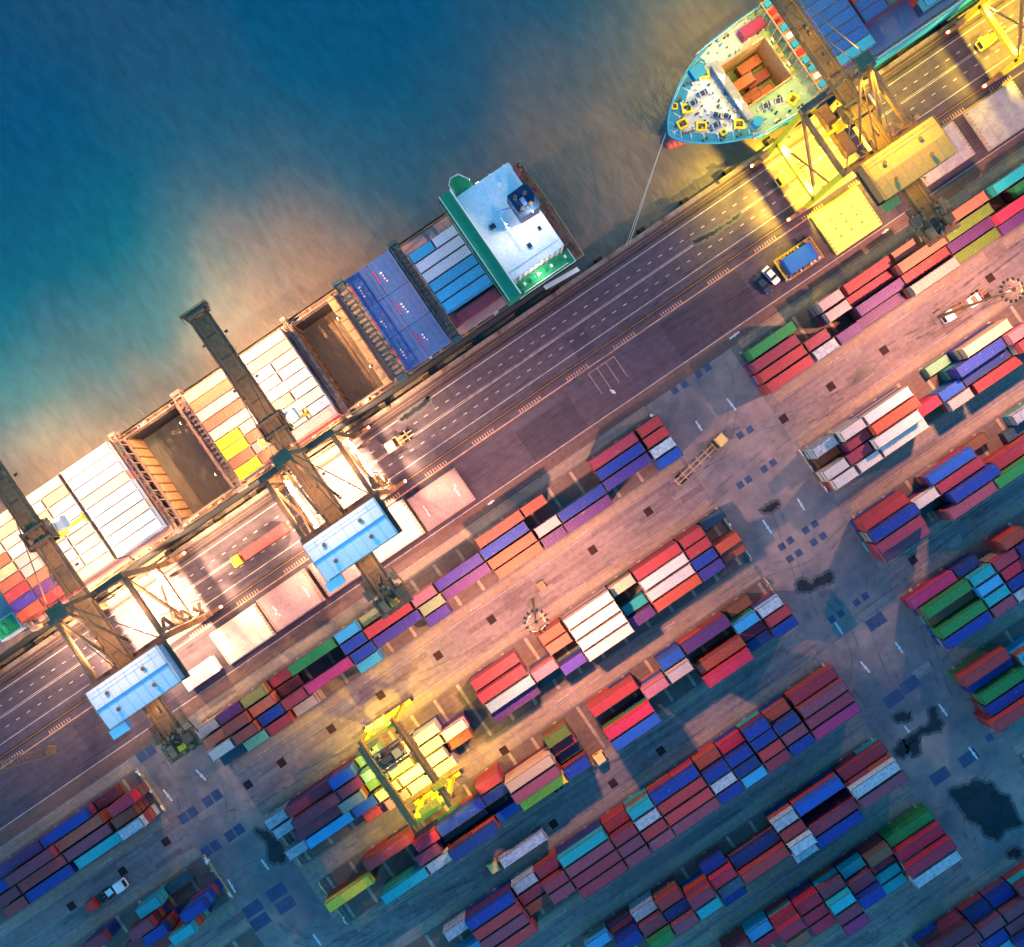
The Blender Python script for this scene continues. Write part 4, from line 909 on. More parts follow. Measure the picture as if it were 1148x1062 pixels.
# ------------------------------------------------------------------ ship to shore cranes; x along the rails, y to the sea, origin on the landside rail
GA = 15.1
def sts(x, label, roof, walls, lampcol, W, legcol=None, ridge=True, trolley_y=27, kb=1.0, kp=1.4, kt=2.9):
    t = empty('quay_crane', (x, 12.5, 0), 0, label, 'crane', 'ship to shore cranes on the quay')
    st_ = M_steel; lc = legcol or M_steel; LX = 8.3
    for y in (0, GA):
        b = MB(); b.box(-10.5, 10.5, y - .6, y + .6, 2.2, 3.6); b.build('sill_beam', st_, t)
        for sx in (-1, 1):
            g = MB()
            for k in range(4):
                cx = sx*(7.0 + k*1.6); g.box(cx - .7, cx + .7, y - .45, y + .45, .35, 1.2); g.cyl((cx - .35, y - .3, .38), (cx - .35, y + .3, .38), .33, 10, m=1); g.cyl((cx + .35, y - .3, .38), (cx + .35, y + .3, .38), .33, 10, m=1)
            g.box(sx*9.4 - 3.1, sx*9.4 + 3.1, y - .35, y + .35, 1.2, 2.2); g.box(sx*12.6 - .35, sx*12.6 + .35, y - .4, y + .4, .5, 1.6, 2)
            g.build('bogie', [st_, M_dark, M_red], t)
    top = 33.0
    for sx in (-1, 1):
        for y in (0, GA):
            b = MB(); b.beam((sx*LX, y, 3.4), (sx*LX, y, 32.4), 1.0, 1.25); b.build('leg', lc if sx < 0 else st_, t)
        b = MB(); b.beam((sx*LX, 0, 10.5), (sx*LX, GA, 10.5), 1.0, 1.4); b.build('portal_beam', lc if sx < 0 else st_, t)
        b = MB(); b.beam((sx*LX, 0, 30.6), (sx*LX, GA, 30.6), .9, 1.2); b.build('upper_tie_beam', st_, t)
        b = MB(); b.beam((sx*LX, .6, 11.5), (sx*LX, GA - .6, 30.2), .55); b.beam((sx*LX, GA - .6, 11.5), (sx*LX, .6, 22), .35); b.build('diagonal_brace', st_, t)
    for y in (0, GA):
        b = MB(); b.beam((-LX - .7, y, 31.9), (LX + .7, y, 31.9), 1.3, 1.8); b.box(-LX - .7, LX + .7, y - .64, y + .64, 32.8, 32.84, 1)
        railing(b, [(-LX, y + .6, 32.8), (LX, y + .6, 32.8)], 1, 1.6, .04); b.build('cross_beam', [st_, M_deckred], t)
        b = MB()
        if y == 0: b.beam((-LX, y, 12), (-1.5, y, 31), .4); b.beam((LX, y, 12), (1.5, y, 31), .4)
        else: b.beam((-LX, y, 20), (-2, y, 31), .35); b.beam((LX, y, 20), (2, y, 31), .35)
        b.build('diagonal_brace', st_, t)
    # trolley girder (fixed) and boom (seaward), twin boxes with a walkway between
    def gird(y0, y1, nm):
        b = MB()
        for s_ in (-1, 1):
            b.box(s_*1.45 - .3, s_*1.45 + .3, y0, y1, 32.9, 34.6, 0); b.box(s_*1.98 - .22, s_*1.98 + .22, y0, y1, 34.0, 34.1, 2)
            b.box(s_*1.55 - .12, s_*1.55 + .12, y0, y1, 34.6, 34.72, 2)
            railing(b, [(s_*2.18, y0, 34.1), (s_*2.18, y1, 34.1)], 1, 3.0, .03)
        k = y0 + .6
        while k < y1 - .6:
            b.box(-1.22, 1.22, k - .1, k + .1, 34.3, 34.42, 2); k += 5.3
        b.box(-1.22, 1.22, y0 + .2, y1 - .2, 34.2, 34.3, 1)
        for q in range(int((y1 - y0)/3.2)): b.cbox(R.choice((-1.7, 1.7, .4)), R.uniform(y0 + 1, y1 - 1), 34.8, R.uniform(.3, .7), R.uniform(.4, 1.4), R.uniform(.2, .5), R.choice((0, 2)))
        return b.build(nm, [st_, M_boomtop, M_dark], t)
    gird(-19.0, GA + 2.0, 'trolley_girder'); gird(GA + 2.3, 49.3, 'boom')
    b = MB(); b.box(-2.5, 2.5, 49.3, 50.3, 32.7, 34.9); b.box(-3.0, 3.0, 50.3, 50.9, 33.4, 35.2); b.cyl((-1.9, 49.9, 35), (1.9, 49.9, 35), .5, 10, m=0)
    railing(b, [(-3, 49.2, 34.9), (-3, 50.9, 35.2), (3, 50.9, 35.2), (3, 49.2, 34.9)], 1, .8, .05); b.build('boom_tip', [M_dark], t)
    # apex frame, forestays and backstays
    b = MB()
    for s_ in (-1, 1):
        b.beam((s_*2.6, GA, 32.8), (s_*1.1, GA - .4, 47), .7); b.beam((s_*2.6, 3.5, 32.8), (s_*1.1, GA - 1.2, 47), .45)
    b.beam((-1.6, GA - .6, 47), (1.6, GA - .6, 47), .9); b.box(-1.8, 1.8, GA - 1.8, GA + .6, 47.4, 47.5); railing(b, [(-1.8, GA - 1.8, 47.5), (1.8, GA - 1.8, 47.5), (1.8, GA + .6, 47.5), (-1.8, GA + .6, 47.5), (-1.8, GA - 1.8, 47.5)], 1, .9, .05)
    b.build('apex_frame', st_, t)
    for s_ in (-1, 1):
        b = MB(); b.beam((s_*1.2, GA, 47.2), (s_*1.7, 36, 34.8), .14, .2); b.build('forestay', st_, t)
        b = MB(); b.beam((s_*1.2, GA - 1, 47.2), (s_*1.8, -.4, 34.8), .16, .2); b.build('backstay', st_, t)
        b = MB(); b.beam((s_*1.4, GA, 46.4), (s_*LX, 0, 32.8), .18, .2); b.build('side_stay', st_, t)
    # machinery house
    hy0, hy1, hx0, hx1, hz = -9.3, -1.2, -7.6, 8.8, 35.2
    b = MB(); b.box(hx0, hx1, hy0, hy1, hz, 39.0, 0); b.box(hx0 - .5, hx1 + .9, hy0 - .4, hy1 + .4, hz - .5, hz, 1)
    for k in range(6): b.box(hx0 + 1 + k*2.6, hx0 + 2.3 + k*2.6, hy0 - .03, hy0, 36.6, 37.6, 2)
    railing(b, [(hx0 - .4, hy1 + .8, hz), (hx1 + 1.2, hy1 + .8, hz), (hx1 + 1.2, hy0 - .4, hz)], 1, 1.2, .05, 1)
    b.box(hx0 - .4, hx1 + 1.3, hy1 + .3, hy1 + .95, hz - .45, hz - .35, 1)
    house = b.build('machinery_house', [walls, M_dark, M_glass], t)
    b = MB(); my = (hy0 + hy1)/2
    b.add([(hx0 - .3, hy0 - .3, 39.0), (hx1 + .3, hy0 - .3, 39.0), (hx1 + .3, my, 39.55), (hx0 - .3, my, 39.55), (hx0 - .3, hy1 + .3, 39.0), (hx1 + .3, hy1 + .3, 39.0)],
          [(0,1,2,3), (3,2,5,4), (0,3,4), (1,5,2), (0,4,5,1)], 0)
    if ridge: b.box(hx0 - .25, hx1 + .25, my - .28, my + .28, 39.5, 39.62, 1)
    b.box(hx0 - 1.2, hx0 + 2.6, hy0 - 2.4, hy0 - .5, 38.0, 38.15, 0)
    for k in range(1, 8):
        xx = hx0 + k*(hx1 - hx0)/8
        for ya, yb, za, zb in ((hy0 - .25, my - .3, 39.02, 39.56), (my + .3, hy1 + .25, 39.56, 39.02)): b.beam((xx, ya, za), (xx, yb, zb), .03, .03, 1)
    b.build('roof', [roof, M_ridge], house)
    b = MB(); railing(b, [(hx0 - .2, hy0 - .2, 39.05), (hx1 + .2, hy0 - .2, 39.05), (hx1 + .2, hy1 + .2, 39.05), (hx0 - .2, hy1 + .2, 39.05), (hx0 - .2, hy0 - .2, 39.05)], 1, 2.4, .035)
    b.build('roof_railing', M_steel, house)
    for px_, py_ in ((-4.1, hy1 - 2.1), (4.4, hy1 - 2.1), (-4.0, hy0 + 2.1), (4.5, hy0 + 2.1)):
        b = MB(); b.cyl((px_, py_, 39.0), (px_, py_, 39.6), .3, 12); b.cyl((px_, py_, 39.55), (px_, py_, 39.7), .45, 12); b.build('roof_vent', M_steel, house)
    b = MB(); b.box(hx0 - .9, hx0 + 2.4, hy0 - 2.2, hy0 - .4, 35.4, 38.0); b.build('electrical_room', walls, house)
    # rear platform with ballast and cable drum
    b = MB(); b.box(-3.6, 3.6, -22.2, -18.2, 33.4, 33.6, 0); b.box(-2.6, -1.3, -21.4, -19, 33.6, 35.2, 0); b.box(1.4, 3.2, -20.6, -18.6, 33.6, 35.6, 2)
    b.box(-.8, .9, -21.2, -20.0, 33.6, 34.6, 1); b.cyl((-3.2, -17.6, 34.2), (-3.2, -15.4, 34.2), 1.1, 14, m=2); b.box(-3.4, -2.4, -15.2, -13.6, 33, 34.8, 2); b.box(2.5, 3.7, -17.0, -15.2, 33.2, 34.9, 0)
    b.beam((-3.2, -14, 33.4), (-3.6, -20.5, 32.4), .3); b.beam((3.2, -14, 33.2), (3.8, -20, 32.5), .3)
    for q in range(20): b.cbox(R.uniform(-3.0, 3.0), R.uniform(-22, -14.6), 34.2 + R.uniform(0, .9), R.uniform(.2, 1.1), R.uniform(.2, 1.1), R.uniform(.3, .9), R.choice((0, 0, 2)), R.uniform(0, 1.5))
    railing(b, [(-3.6, -18.2, 33.6), (-3.6, -22.2, 33.6), (3.6, -22.2, 33.6), (3.6, -18.2, 33.6)], 1.1, .8, .06)
    b.build('rear_platform', [st_, M_yellow if ridge else M_deckdk, M_dark], t)
    b = MB(); b.beam((.5, -9.8, 39.3), (.5, -10.2, 40.3), .08); b.cbox(.5, -10.25, 40.4, .5, .3, .25); b.build('floodlight', M_dark, house)  # added housing for the rear fill lamp
    # trolley, cab, hoist ropes, spreader
    ty = trolley_y
    b = MB(); b.box(-2.6, 2.6, ty - 2.6, ty + 2.6, 32.0, 32.6); b.box(-2.8, 2.8, ty - 1.8, ty - 1.2, 34.75, 35.1); b.box(-2.8, 2.8, ty + 1.2, ty + 1.8, 34.75, 35.1)
    for s_ in (-1, 1): b.box(s_*2.75 - .15, s_*2.75 + .15, ty - 2.2, ty + 2.2, 32, 35.1)
    b.build('trolley', M_dark, t)
    b = MB(); b.box(2.9, 4.9, ty - 1.2, ty + 1.4, 29.2, 31.8, 0); b.box(3.0, 4.8, ty + 1.4, ty + 1.45, 29.6, 31.3, 1); b.box(3.1, 4.7, ty - 1, ty + 1.2, 31.8, 31.95, 0); b.build('operator_cab', [M_white, M_glass], t)
    b = MB()
    for sx in (-2, 2):
        for sy in (-.9, .9): b.beam((sx, ty + sy, 24.2), (sx, ty + sy, 32.0), .07)
    b.build('hoist_ropes', M_dark, t)
    b = MB(); b.box(-6.1, 6.1, ty - .35, ty + .35, 23.4, 23.9); b.box(-1.9, 1.9, ty - 1.1, ty + 1.1, 23.9, 24.5)
    for s_ in (-1, 1): b.box(s_*6 - .18, s_*6 + .18, ty - 1.22, ty + 1.22, 23.2, 23.9)
    b.build('spreader', M_yellow, t)
    # stair tower up the right landside leg and ladders
    b = MB()
    for k in range(9):
        z0, z1 = 3.4 + k*3.2, 6.6 + k*3.2; a, c = (1.0, 3.6) if k % 2 else (3.6, 1.0)
        b.beam((LX + 1.3, a, z0), (LX + 1.3, c, z1), .8, .12); b.box(LX + .8, LX + 2.2, min(a, c) - .4, min(a, c) + .5, z1 - .06, z1)
    for yy in (.7, 4.0): b.beam((LX + 2.1, yy, 3), (LX + 2.1, yy, 32), .12)
    b.build('stair_tower', st_, t)
    b = MB(); b.cyl((LX + 1.4, GA - 3.4, 5.2), (LX + 1.4, GA - 2.9, 5.2), 2.1, 20); b.cyl((LX + 1.4, GA - 3.6, 5.2), (LX + 1.4, GA - 2.7, 5.2), .6, 12); b.build('cable_reel', M_dark, t)
    # floodlights
    b = MB(); sp_ = []
    for y, sx in ((44, -1), (44, 1), (33, -1), (33, 1), (22, -1), (22, 1), (9, -1), (9, 1), (3, -1), (3, 1)):
        b.cbox(sx*2.7, y, 32.9, .7, .5, .35, 0); b.cbox(sx*2.7, y, 32.71, .6, .42, .03, 1)
    for sx in (-1, 1):
        for y in (GA - .9, .9): b.cbox(sx*7.2, y, 15.0, .6, .4, .35, 0); b.cbox(sx*7.2, y, 14.81, .5, .34, .03, 1)
    for sx in (-12.9, 12.9):
        for y in (0, GA): b.cyl((sx, y, 1.7), (sx, y, 2.0), .22, 8, m=1)
    each(b, 'floodlight', [M_dark, M_lampyel if lampcol is YEL else M_lampwarm], t)
    for y, ww, aim in ((48.6, kt, (0, .45, -1)), (44, .5*kb, (0, .35, -1)), (33, kb, (0, .1, -1)), (22, kb, (0, 0, -1)), (7.5, kb, (0, 0, -1))):
        for sx in (-1, 1):
            lamp('SPOT', (sx*2.9, y, 32.4), ((1, .50, .20) if y > 48 and lampcol is WARM else lampcol), W*ww*.5, (aim[0] + sx*(.75 if y > 48 else .45), aim[1], aim[2]), 130, .8, .3, 'crane_floodlight', t)
    for sx in (-1, 1):
        for y in (2.2, GA - 2.2): lamp('SPOT', (sx*7.0, y, 14.5), lampcol, W*.95*kp, (sx*.25, (7.5 - y)*.06, -1), 148 if ridge else 116, .8, .3, 'portal_floodlight', t)
    lamp('SPOT', (0, GA + .8, 47.2), lampcol, W*.26, (0, 1.9, -1), 80, .9, .25, 'apex_fill_lamp', t)  # added fill lamp, warms the boom top
    lamp('SPOT', (0, GA - .6, 46.2), lampcol, W*.10, (0, .05, -1), 100, .9, .25, 'apex_fill_lamp', t)  # added fill lamp over the dark boom hinge
    lamp('SPOT', (.5, -10.2, 40.2), lampcol, W*.035, (0, -.75, -1), 110, .9, .2, 'rear_fill_lamp', t)  # added fill lamp to brown the rear platform steel
    lamp('SPOT', (0, GA - 2.2, 47.2), lampcol, W*(.75 if not ridge else .24), (0, -1.4, -1), 95, .9, .25, 'apex_fill_lamp', t)  # added fill lamp aimed back over house roof and rear steel
    return t
sts(-34.3, 'brown quay crane with pale blue house roof between the yellow boxes and open hold', M_bluewhite, mat('pale blue wall paint', (.30, .40, .55), .5), WARM, LS, trolley_y=22.5)
sts(-86.0, 'brown quay crane with pale blue house roof nearest the left edge', M_bluewhite, mat('pale blue wall paint', (.30, .40, .55), .5), WARM, LS*1.05, trolley_y=31)
sts(99.0, 'quay crane with ochre house roof and yellow legs beside the blue ship bow', M_ochre, M_ochred, YEL, LS, M_yellow, False, trolley_y=-6 + GA, kb=.34, kp=1.6, kt=.5)
sts(154.0, 'quay crane with yellow legs cut off by the top right corner', M_ochre, M_ochred, YEL, LS*.7, M_yellow, False, trolley_y=30, kb=.16, kp=1.0, kt=.5)
# container hung under the landside span of the ochre crane
cand_ = put_container(4, 'BR', 99.0, 12.5 + GA - 6, 18.5, 'brown container hanging from the ochre roofed quay crane', 'containers lifted by cranes')
cand_.rotation_euler.z = math.pi/2

for x, y, z, ww in ((34.6, 43.0, 25.5, 1.0), (28.8, 44.4, 23.4, .8), (30, 32.9, 15.2, .25), (30, 57, 15.2, .2)):      # side deck lights; funnel and mast ones added to lift the roof
    b = MB(); b.cyl((0, 0, 0), (0, 0, .25), .18, 8, m=1); b.cbox(0, 0, .35, .3, .3, .2)
    b.build('deck_and_fill_light', [M_dark, M_lampwarm], ship, (x, y - 44.4, z + 3)); lamp('POINT', (x, y - 44.4, z + 2.8), (1, .86, .72), LS*.026*ww, size=.15, name='deck_and_fill_lamp', parent=ship)
for x, y, aim in ((103.4, 41, (-1, 0, -.8)), (103.4, 47.5, (-1, 0, -.8)), (90.0, 40, (-1, 0, -.6)), (90.0, 47, (-1, 0, -.6))):   # added fill lamps on coaming and breakwater, brightening bow deck and hold
    b = MB(); b.cyl((0, 0, 0), (0, 0, 1.4), .07, 6); b.cbox(0, 0, 1.6, .4, .7, .4); b.cbox(-.22, 0, 1.6, .04, .6, .3, 1)
    b.build('added_fill_light', [M_dark, M_lampyel], s2, (x - 110, y - 43.3, dz + 1.3 + 3)); lamp('SPOT', (x - 110 - .4, y - 43.3, dz + 3 + 3), (1, .78, .42), LS*.026, aim, 130, .9, .15, 'bow_fill_lamp', s2)
# added fill lamps on the coamings, put in to brighten the two open holds
for x, y, aim, ww in ((-55.2, 37.5, (-1, 0, -.75), 1), (-55.2, 51.5, (-1, 0, -.75), 1), (-12.6, 38, (-1, 0, -.9), .55), (-12.6, 51, (-1, 0, -.9), .55)):
    b = MB(); b.cbox(0, 0, .5, .4, .7, .5); b.cyl((0, 0, 0), (0, 0, .3), .06, 6); b.cbox(-.22, 0, .5, .04, .6, .4, 1)
    o = b.build('added_fill_light', [M_dark, M_lampwarm], ship, (x, y - 44.4, D0 + 1.72 + 3))
    lamp('SPOT', (x - .4, y - 44.4, D0 + 2.4 + 3), WARM, LS*.07*ww, aim, 120, .9, .15, 'hold_fill_lamp', ship)

# ------------------------------------------------------------------ yellow gantry crane in the yard
def rtg(x, y0, y1):
    t = empty('yard_gantry_crane', (x, (y0+y1)/2, 0), 0, 'yellow rubber tyred gantry crane straddling the container stacks', 'crane')
    h = (y1 - y0)/2; Z = 20.2; HX = 4.2
    for sx in (-1, 1):
        b = MB(); b.box(sx*HX - .42, sx*HX + .42, -h - 1.2, h + 1.2, Z - 1.6, Z); b.box(sx*HX - .18, sx*HX + .18, -h - 1, h + 1, Z, Z + .14, 1)
        b.box(sx*(HX + .95) - .35, sx*(HX + .95) + .35, -h, h, Z - .7, Z - .6, 2); railing(b, [(sx*(HX + 1.25), -h, Z - .6), (sx*(HX + 1.25), h, Z - .6)], 1, 1.8, .04)
        b.build('main_girder', [mat('sooty girder paint', (.42, .27, .04), .6, dirt=.5), M_dark, M_steel], t)
        for sy in (-1, 1):
            b = MB(); b.beam((sx*HX, sy*h, 1.8), (sx*HX, sy*h, Z - 1.6), .9, .9); b.build('leg', M_yellow, t)
            w = MB()
            for k in (-1, 1): w.cyl((sx*(HX + .9) + k*.95, sy*h - .4, .8), (sx*(HX + .9) + k*.95, sy*h + .4, .8), .8, 16); w.cyl((sx*(HX + .9) + k*.95, sy*h - .43, .8), (sx*(HX + .9) + k*.95, sy*h + .43, .8), .35, 10, m=1)
            w.build('wheel', [M_tyre, M_yellow], t)
    for sy in (-1, 1):
        b = MB(); b.box(-HX - 2.2, HX + 2.2, sy*h - .45, sy*h + .45, 1.5, 2.4); b.build('sill_beam', M_yellow, t); b = MB(); b.beam((-HX, sy*h, Z - 1.0), (HX, sy*h, Z - 1.0), .7, .9)
        b.beam((-HX, sy*h, 9), (0, sy*h, Z - 1.4), .3); b.beam((HX, sy*h, 9), (0, sy*h, Z - 1.4), .3); b.build('end_beam', M_yellow, t)
    b = MB(); b.box(-2.0, 2.2, -h - 2.6, -h - .7, 2.4, 4.6); b.build('engine_housing', M_yellow, t)
    b = MB(); b.box(-3.2, 1.2, h + .6, h + 2.0, 10.8, 12.9); b.box(-3.6, 1.6, h + .5, h + 2.2, 10.6, 10.8, 1); b.build('electrical_room', [M_cap, M_steel], t)
    ty = h - 5.2
    b = MB(); b.box(-HX, HX, ty - 2.4, ty - 1.8, Z + .15, Z + .6, 1); b.box(-HX, HX, ty + 1.8, ty + 2.4, Z + .15, Z + .6, 1); b.box(-3.4, 3.2, ty - 1.6, ty + 1.6, Z + .2, Z + .35, 1)
    b.cyl((-2.4, ty, Z + 1.1), (.2, ty, Z + 1.1), .7, 12, m=2); b.box(.6, 2.4, ty - .9, ty + .9, Z + .35, Z + 1.6, 0); b.box(-3.2, -2.6, ty - 1, ty + 1, Z + .35, Z + 1.4, 2)
    for q in range(24): b.cbox(R.uniform(-3.4, 3.2), ty + R.uniform(-2.2, 2.2), Z + .6 + R.uniform(0, .8), R.uniform(.2, .9), R.uniform(.2, .9), R.uniform(.2, .8), R.choice((0, 1, 2)), R.uniform(0, 1.5))
    railing(b, [(-3.6, ty - 2.5, Z + .4), (3.6, ty - 2.5, Z + .4), (3.6, ty + 2.5, Z + .4), (-3.6, ty + 2.5, Z + .4), (-3.6, ty - 2.5, Z + .4)], 1, 1.2, .05)
    b.build('trolley', [M_cap, M_steel, M_dark], t)
    b = MB(); b.box(-2.9, -1.1, ty - 3.2, ty - 1.2, Z - 4.2, Z - 2.0); b.box(-2.7, -1.3, ty - 3.24, ty - 3.2, Z - 3.9, Z - 2.4, 1); b.build('operator_cab', [M_white, M_glass], t)
    b = MB(); b.box(-3.05, 3.05, ty - .3, ty + .3, 14.2, 14.7)
    for s_ in (-1, 1):
        b.box(s_*2.95 - .15, s_*2.95 + .15, ty - 1.2, ty + 1.2, 14, 14.7); b.beam((s_*1.4, ty, 14.6), (s_*1.4, ty, Z + .5), .08)
    b.build('spreader', M_yellow, t)
    for k, yy in enumerate((-h + 1.4, -h + 4.2)):
        b = MB(); b.box(HX - 6.2 + k*5, HX - 1.4 + k*4, yy - .8, yy + .8, Z - .3, Z + .5); b.box(HX - 5.8 + k*5, HX - 3 + k*4, yy - .5, yy + .5, Z + .5, Z + .9, 1)
        b.build('cable_basket', [M_yellow, M_yellow], t)
    b = MB()
    for sx in (-1, 1):
        for k in range(4): b.cbox(sx*(HX - .9), -h + 2 + k*(2*h - 4)/3, Z - 1.6, .5, .7, .3, 0); b.cbox(sx*(HX - .9), -h + 2 + k*(2*h - 4)/3, Z - 1.77, .4, .6, .03, 1)
    each(b, 'floodlight', [M_dark, M_lampyel], t)
    for sy in (-.72, 0, .72): 
        for sx in (-1, 1): lamp('SPOT', (sx*2.6, sy*h, Z - 2.0), (1, .66, .03), LR, (sx*.2, sy*.3, -1), 105, .8, .25, 'gantry_floodlight', t)
    for sx in (-1, 1): lamp('SPOT', (sx*5.6, h + 1.1, Z - 2.0), (1, .66, .03), LR*.35, (sx*.4, .55, -1), 62, .9, .2, 'gantry_floodlight', t)
    return t
rtg(-55.4, -50.5, -30.2)

# ------------------------------------------------------------------ hatch covers set down on the apron
def hatch(x0, x1, y0, y1, m, label, tiers=1, marks=True, dots=False):
    t = empty('hatch_cover', ((x0+x1)/2, (y0+y1)/2, 0), 0, label, 'hatch cover', 'ship hatch covers set down on the apron')
    hx, hy = (x1-x0)/2, (y1-y0)/2; z1 = .5 + tiers*1.0
    b = MB(); b.box(-hx, hx, -hy, hy, .45, z1)
    for s_ in (-.36, .36): b.box(s_*2*hx*.72 - .09, s_*2*hx*.72 + .09, -hy + .1, hy - .1, z1, z1 + .05)
    b.box(-hx, hx, -hy - .25, -hy, .6, z1 - .4); b.box(-hx, hx, hy, hy + .25, .6, z1 - .4)
    b.build('panel', m, t)
    b = MB()
    for sx in (-.85, 0, .85):
        for sy in (-.8, .8): b.box(sx*hx - .3, sx*hx + .3, sy*hy - .3, sy*hy + .3, .004, .45)
    each(b, 'support_block', M_dark, t)
    b = MB()
    if marks:
        for q in (-1, 1):
            for k in range(4): b.cbox(q*hx*.62 + R.uniform(-.3, .3), -1.4 + k*.75, z1 + .02, .28, R.uniform(.4, .7), .04, 0, R.uniform(-.3, .3))
        b.box(hx*.5, hx*.52, -hy + .3, hy - 1, z1, z1 + .045, 1)
    if dots:
        for k in range(9): b.cyl((-hx*.5 + (k % 3)*hx*.45, -hy*.45 + (k//3)*hy*.42, z1), (-hx*.5 + (k % 3)*hx*.45, -hy*.45 + (k//3)*hy*.42, z1 + .12), .28, 8, m=2)
    for k in range(10):
        b.cbox(-hx + .3, -hy + (k+.5)*hy/5, z1 + .06, .3, .5, .12, 2); b.cbox(hx - .3, -hy + (k+.5)*hy/5, z1 + .06, .3, .5, .12, 2)
    each(b, 'lashing_fitting', [M_white, M_red, M_steel], t)
hatch(-23.6, -10.3, 0, 8.5, M_hatchpink, 'dusty rose hatch cover with open asphalt to its right, right of the crane legs')
hatch(-37.4, -24.4, .2, 9.3, M_hatchcream, 'cream hatch cover partly under the pale blue roof of the inner crane')
hatch(-65.6, -52.4, .4, 8.8, M_hatchpink, 'dusty rose hatch cover left of the pale blue roof of the inner crane', 2)
hatch(-51.3, -38.4, .4, 8.8, M_hatchpink, 'dusty rose hatch cover mostly hidden under the pale blue roof')
hatch(-79.2, -66.4, .3, 8.5, M_hatchcream, 'pale cream hatch cover right of the small pink roofed shed')
hatch(91.0, 103.8, -.4, 9.9, mat('yellow lit hatch cover', (.82, .64, .14), .8, dirt=.3), 'pale yellow hatch cover with round studs under the ochre roofed crane', marks=False, dots=True)  # the crane's yellow light is put into this cover's colour
hatch(117.4, 130.8, .9, 9.8, M_hatchgrey, 'speckled pinkish hatch cover right of the ochre crane roof', marks=False)
hatch(134.0, 147.5, -.4, 9.8, M_hatchgrey, 'speckled grey hatch cover cut off by the right edge', marks=False)

# ------------------------------------------------------------------ small shed, canvas platform, vehicles
t = empty('site_shed', (-85.6, 2.4, 0), 0, 'small shed with pink roof and white ends on the apron right of the left crane', 'shed')
b = MB(); b.box(-4.3, 4.3, -1.8, 1.8, .05, 2.8); b.box(-4.32, -4.28, -.5, .5, .1, 2.1, 1); b.build('wall', [M_white, M_dark], t)
b = MB(); b.box(-3.1, 2.6, -1.95, 1.95, 2.8, 2.98); b.build('roof', mat('pink roof sheet', (.66, .30, .34), .6, dirt=.2), t)
b = MB(); b.box(-4.4, -3.12, -1.95, 1.95, 2.8, 2.96); b.box(2.62, 4.4, -1.95, 1.95, 2.8, 2.96); each(b, 'roof_end', M_white, t)

t = empty('equipment_platform', (83.0, 3.6, 0), 0, 'blue canvas covered platform with yellow railings on the apron', 'platform')
b = MB(); b.box(-3.8, 3.8, -2.0, 2.0, 1.2, 2.9); b.prism([(-3.8,-2), (3.6,-2.1), (3.9,1.9), (-3.7,2.1)], 2.9, 3.1); b.build('canvas_cover', M_barge, t)
b = MB(); b.box(-5.0, 5.0, -2.9, 2.9, .7, .9, 1); railing(b, [(-5,-2.9,.9), (5,-2.9,.9), (5,2.9,.9), (-5,2.9,.9), (-5,-2.9,.9)], 1.1, .9, .035); b.build('railing', [M_yellow, M_steel], t)
b = MB()
for sx in (-3.5, -2.2, 2.2, 3.5):
    for sy in (-2, 2): b.cyl((sx, sy - .2, .42), (sx, sy + .2, .42), .42, 12)
each(b, 'wheel', M_tyre, t)
b = MB()
for q in range(40): b.cbox(R.choice((R.uniform(-5, -4), R.uniform(4.1, 5))) if q % 2 else R.uniform(-5, 5), R.uniform(-2.8, -2.2) if q % 2 else R.choice((-2.5, 2.5)), 1.1, R.uniform(.2, .6), R.uniform(.2, .5), R.uniform(.3, .8), q % 3)
each(b, 'loose_gear', [M_tan, M_steel, M_white], t)

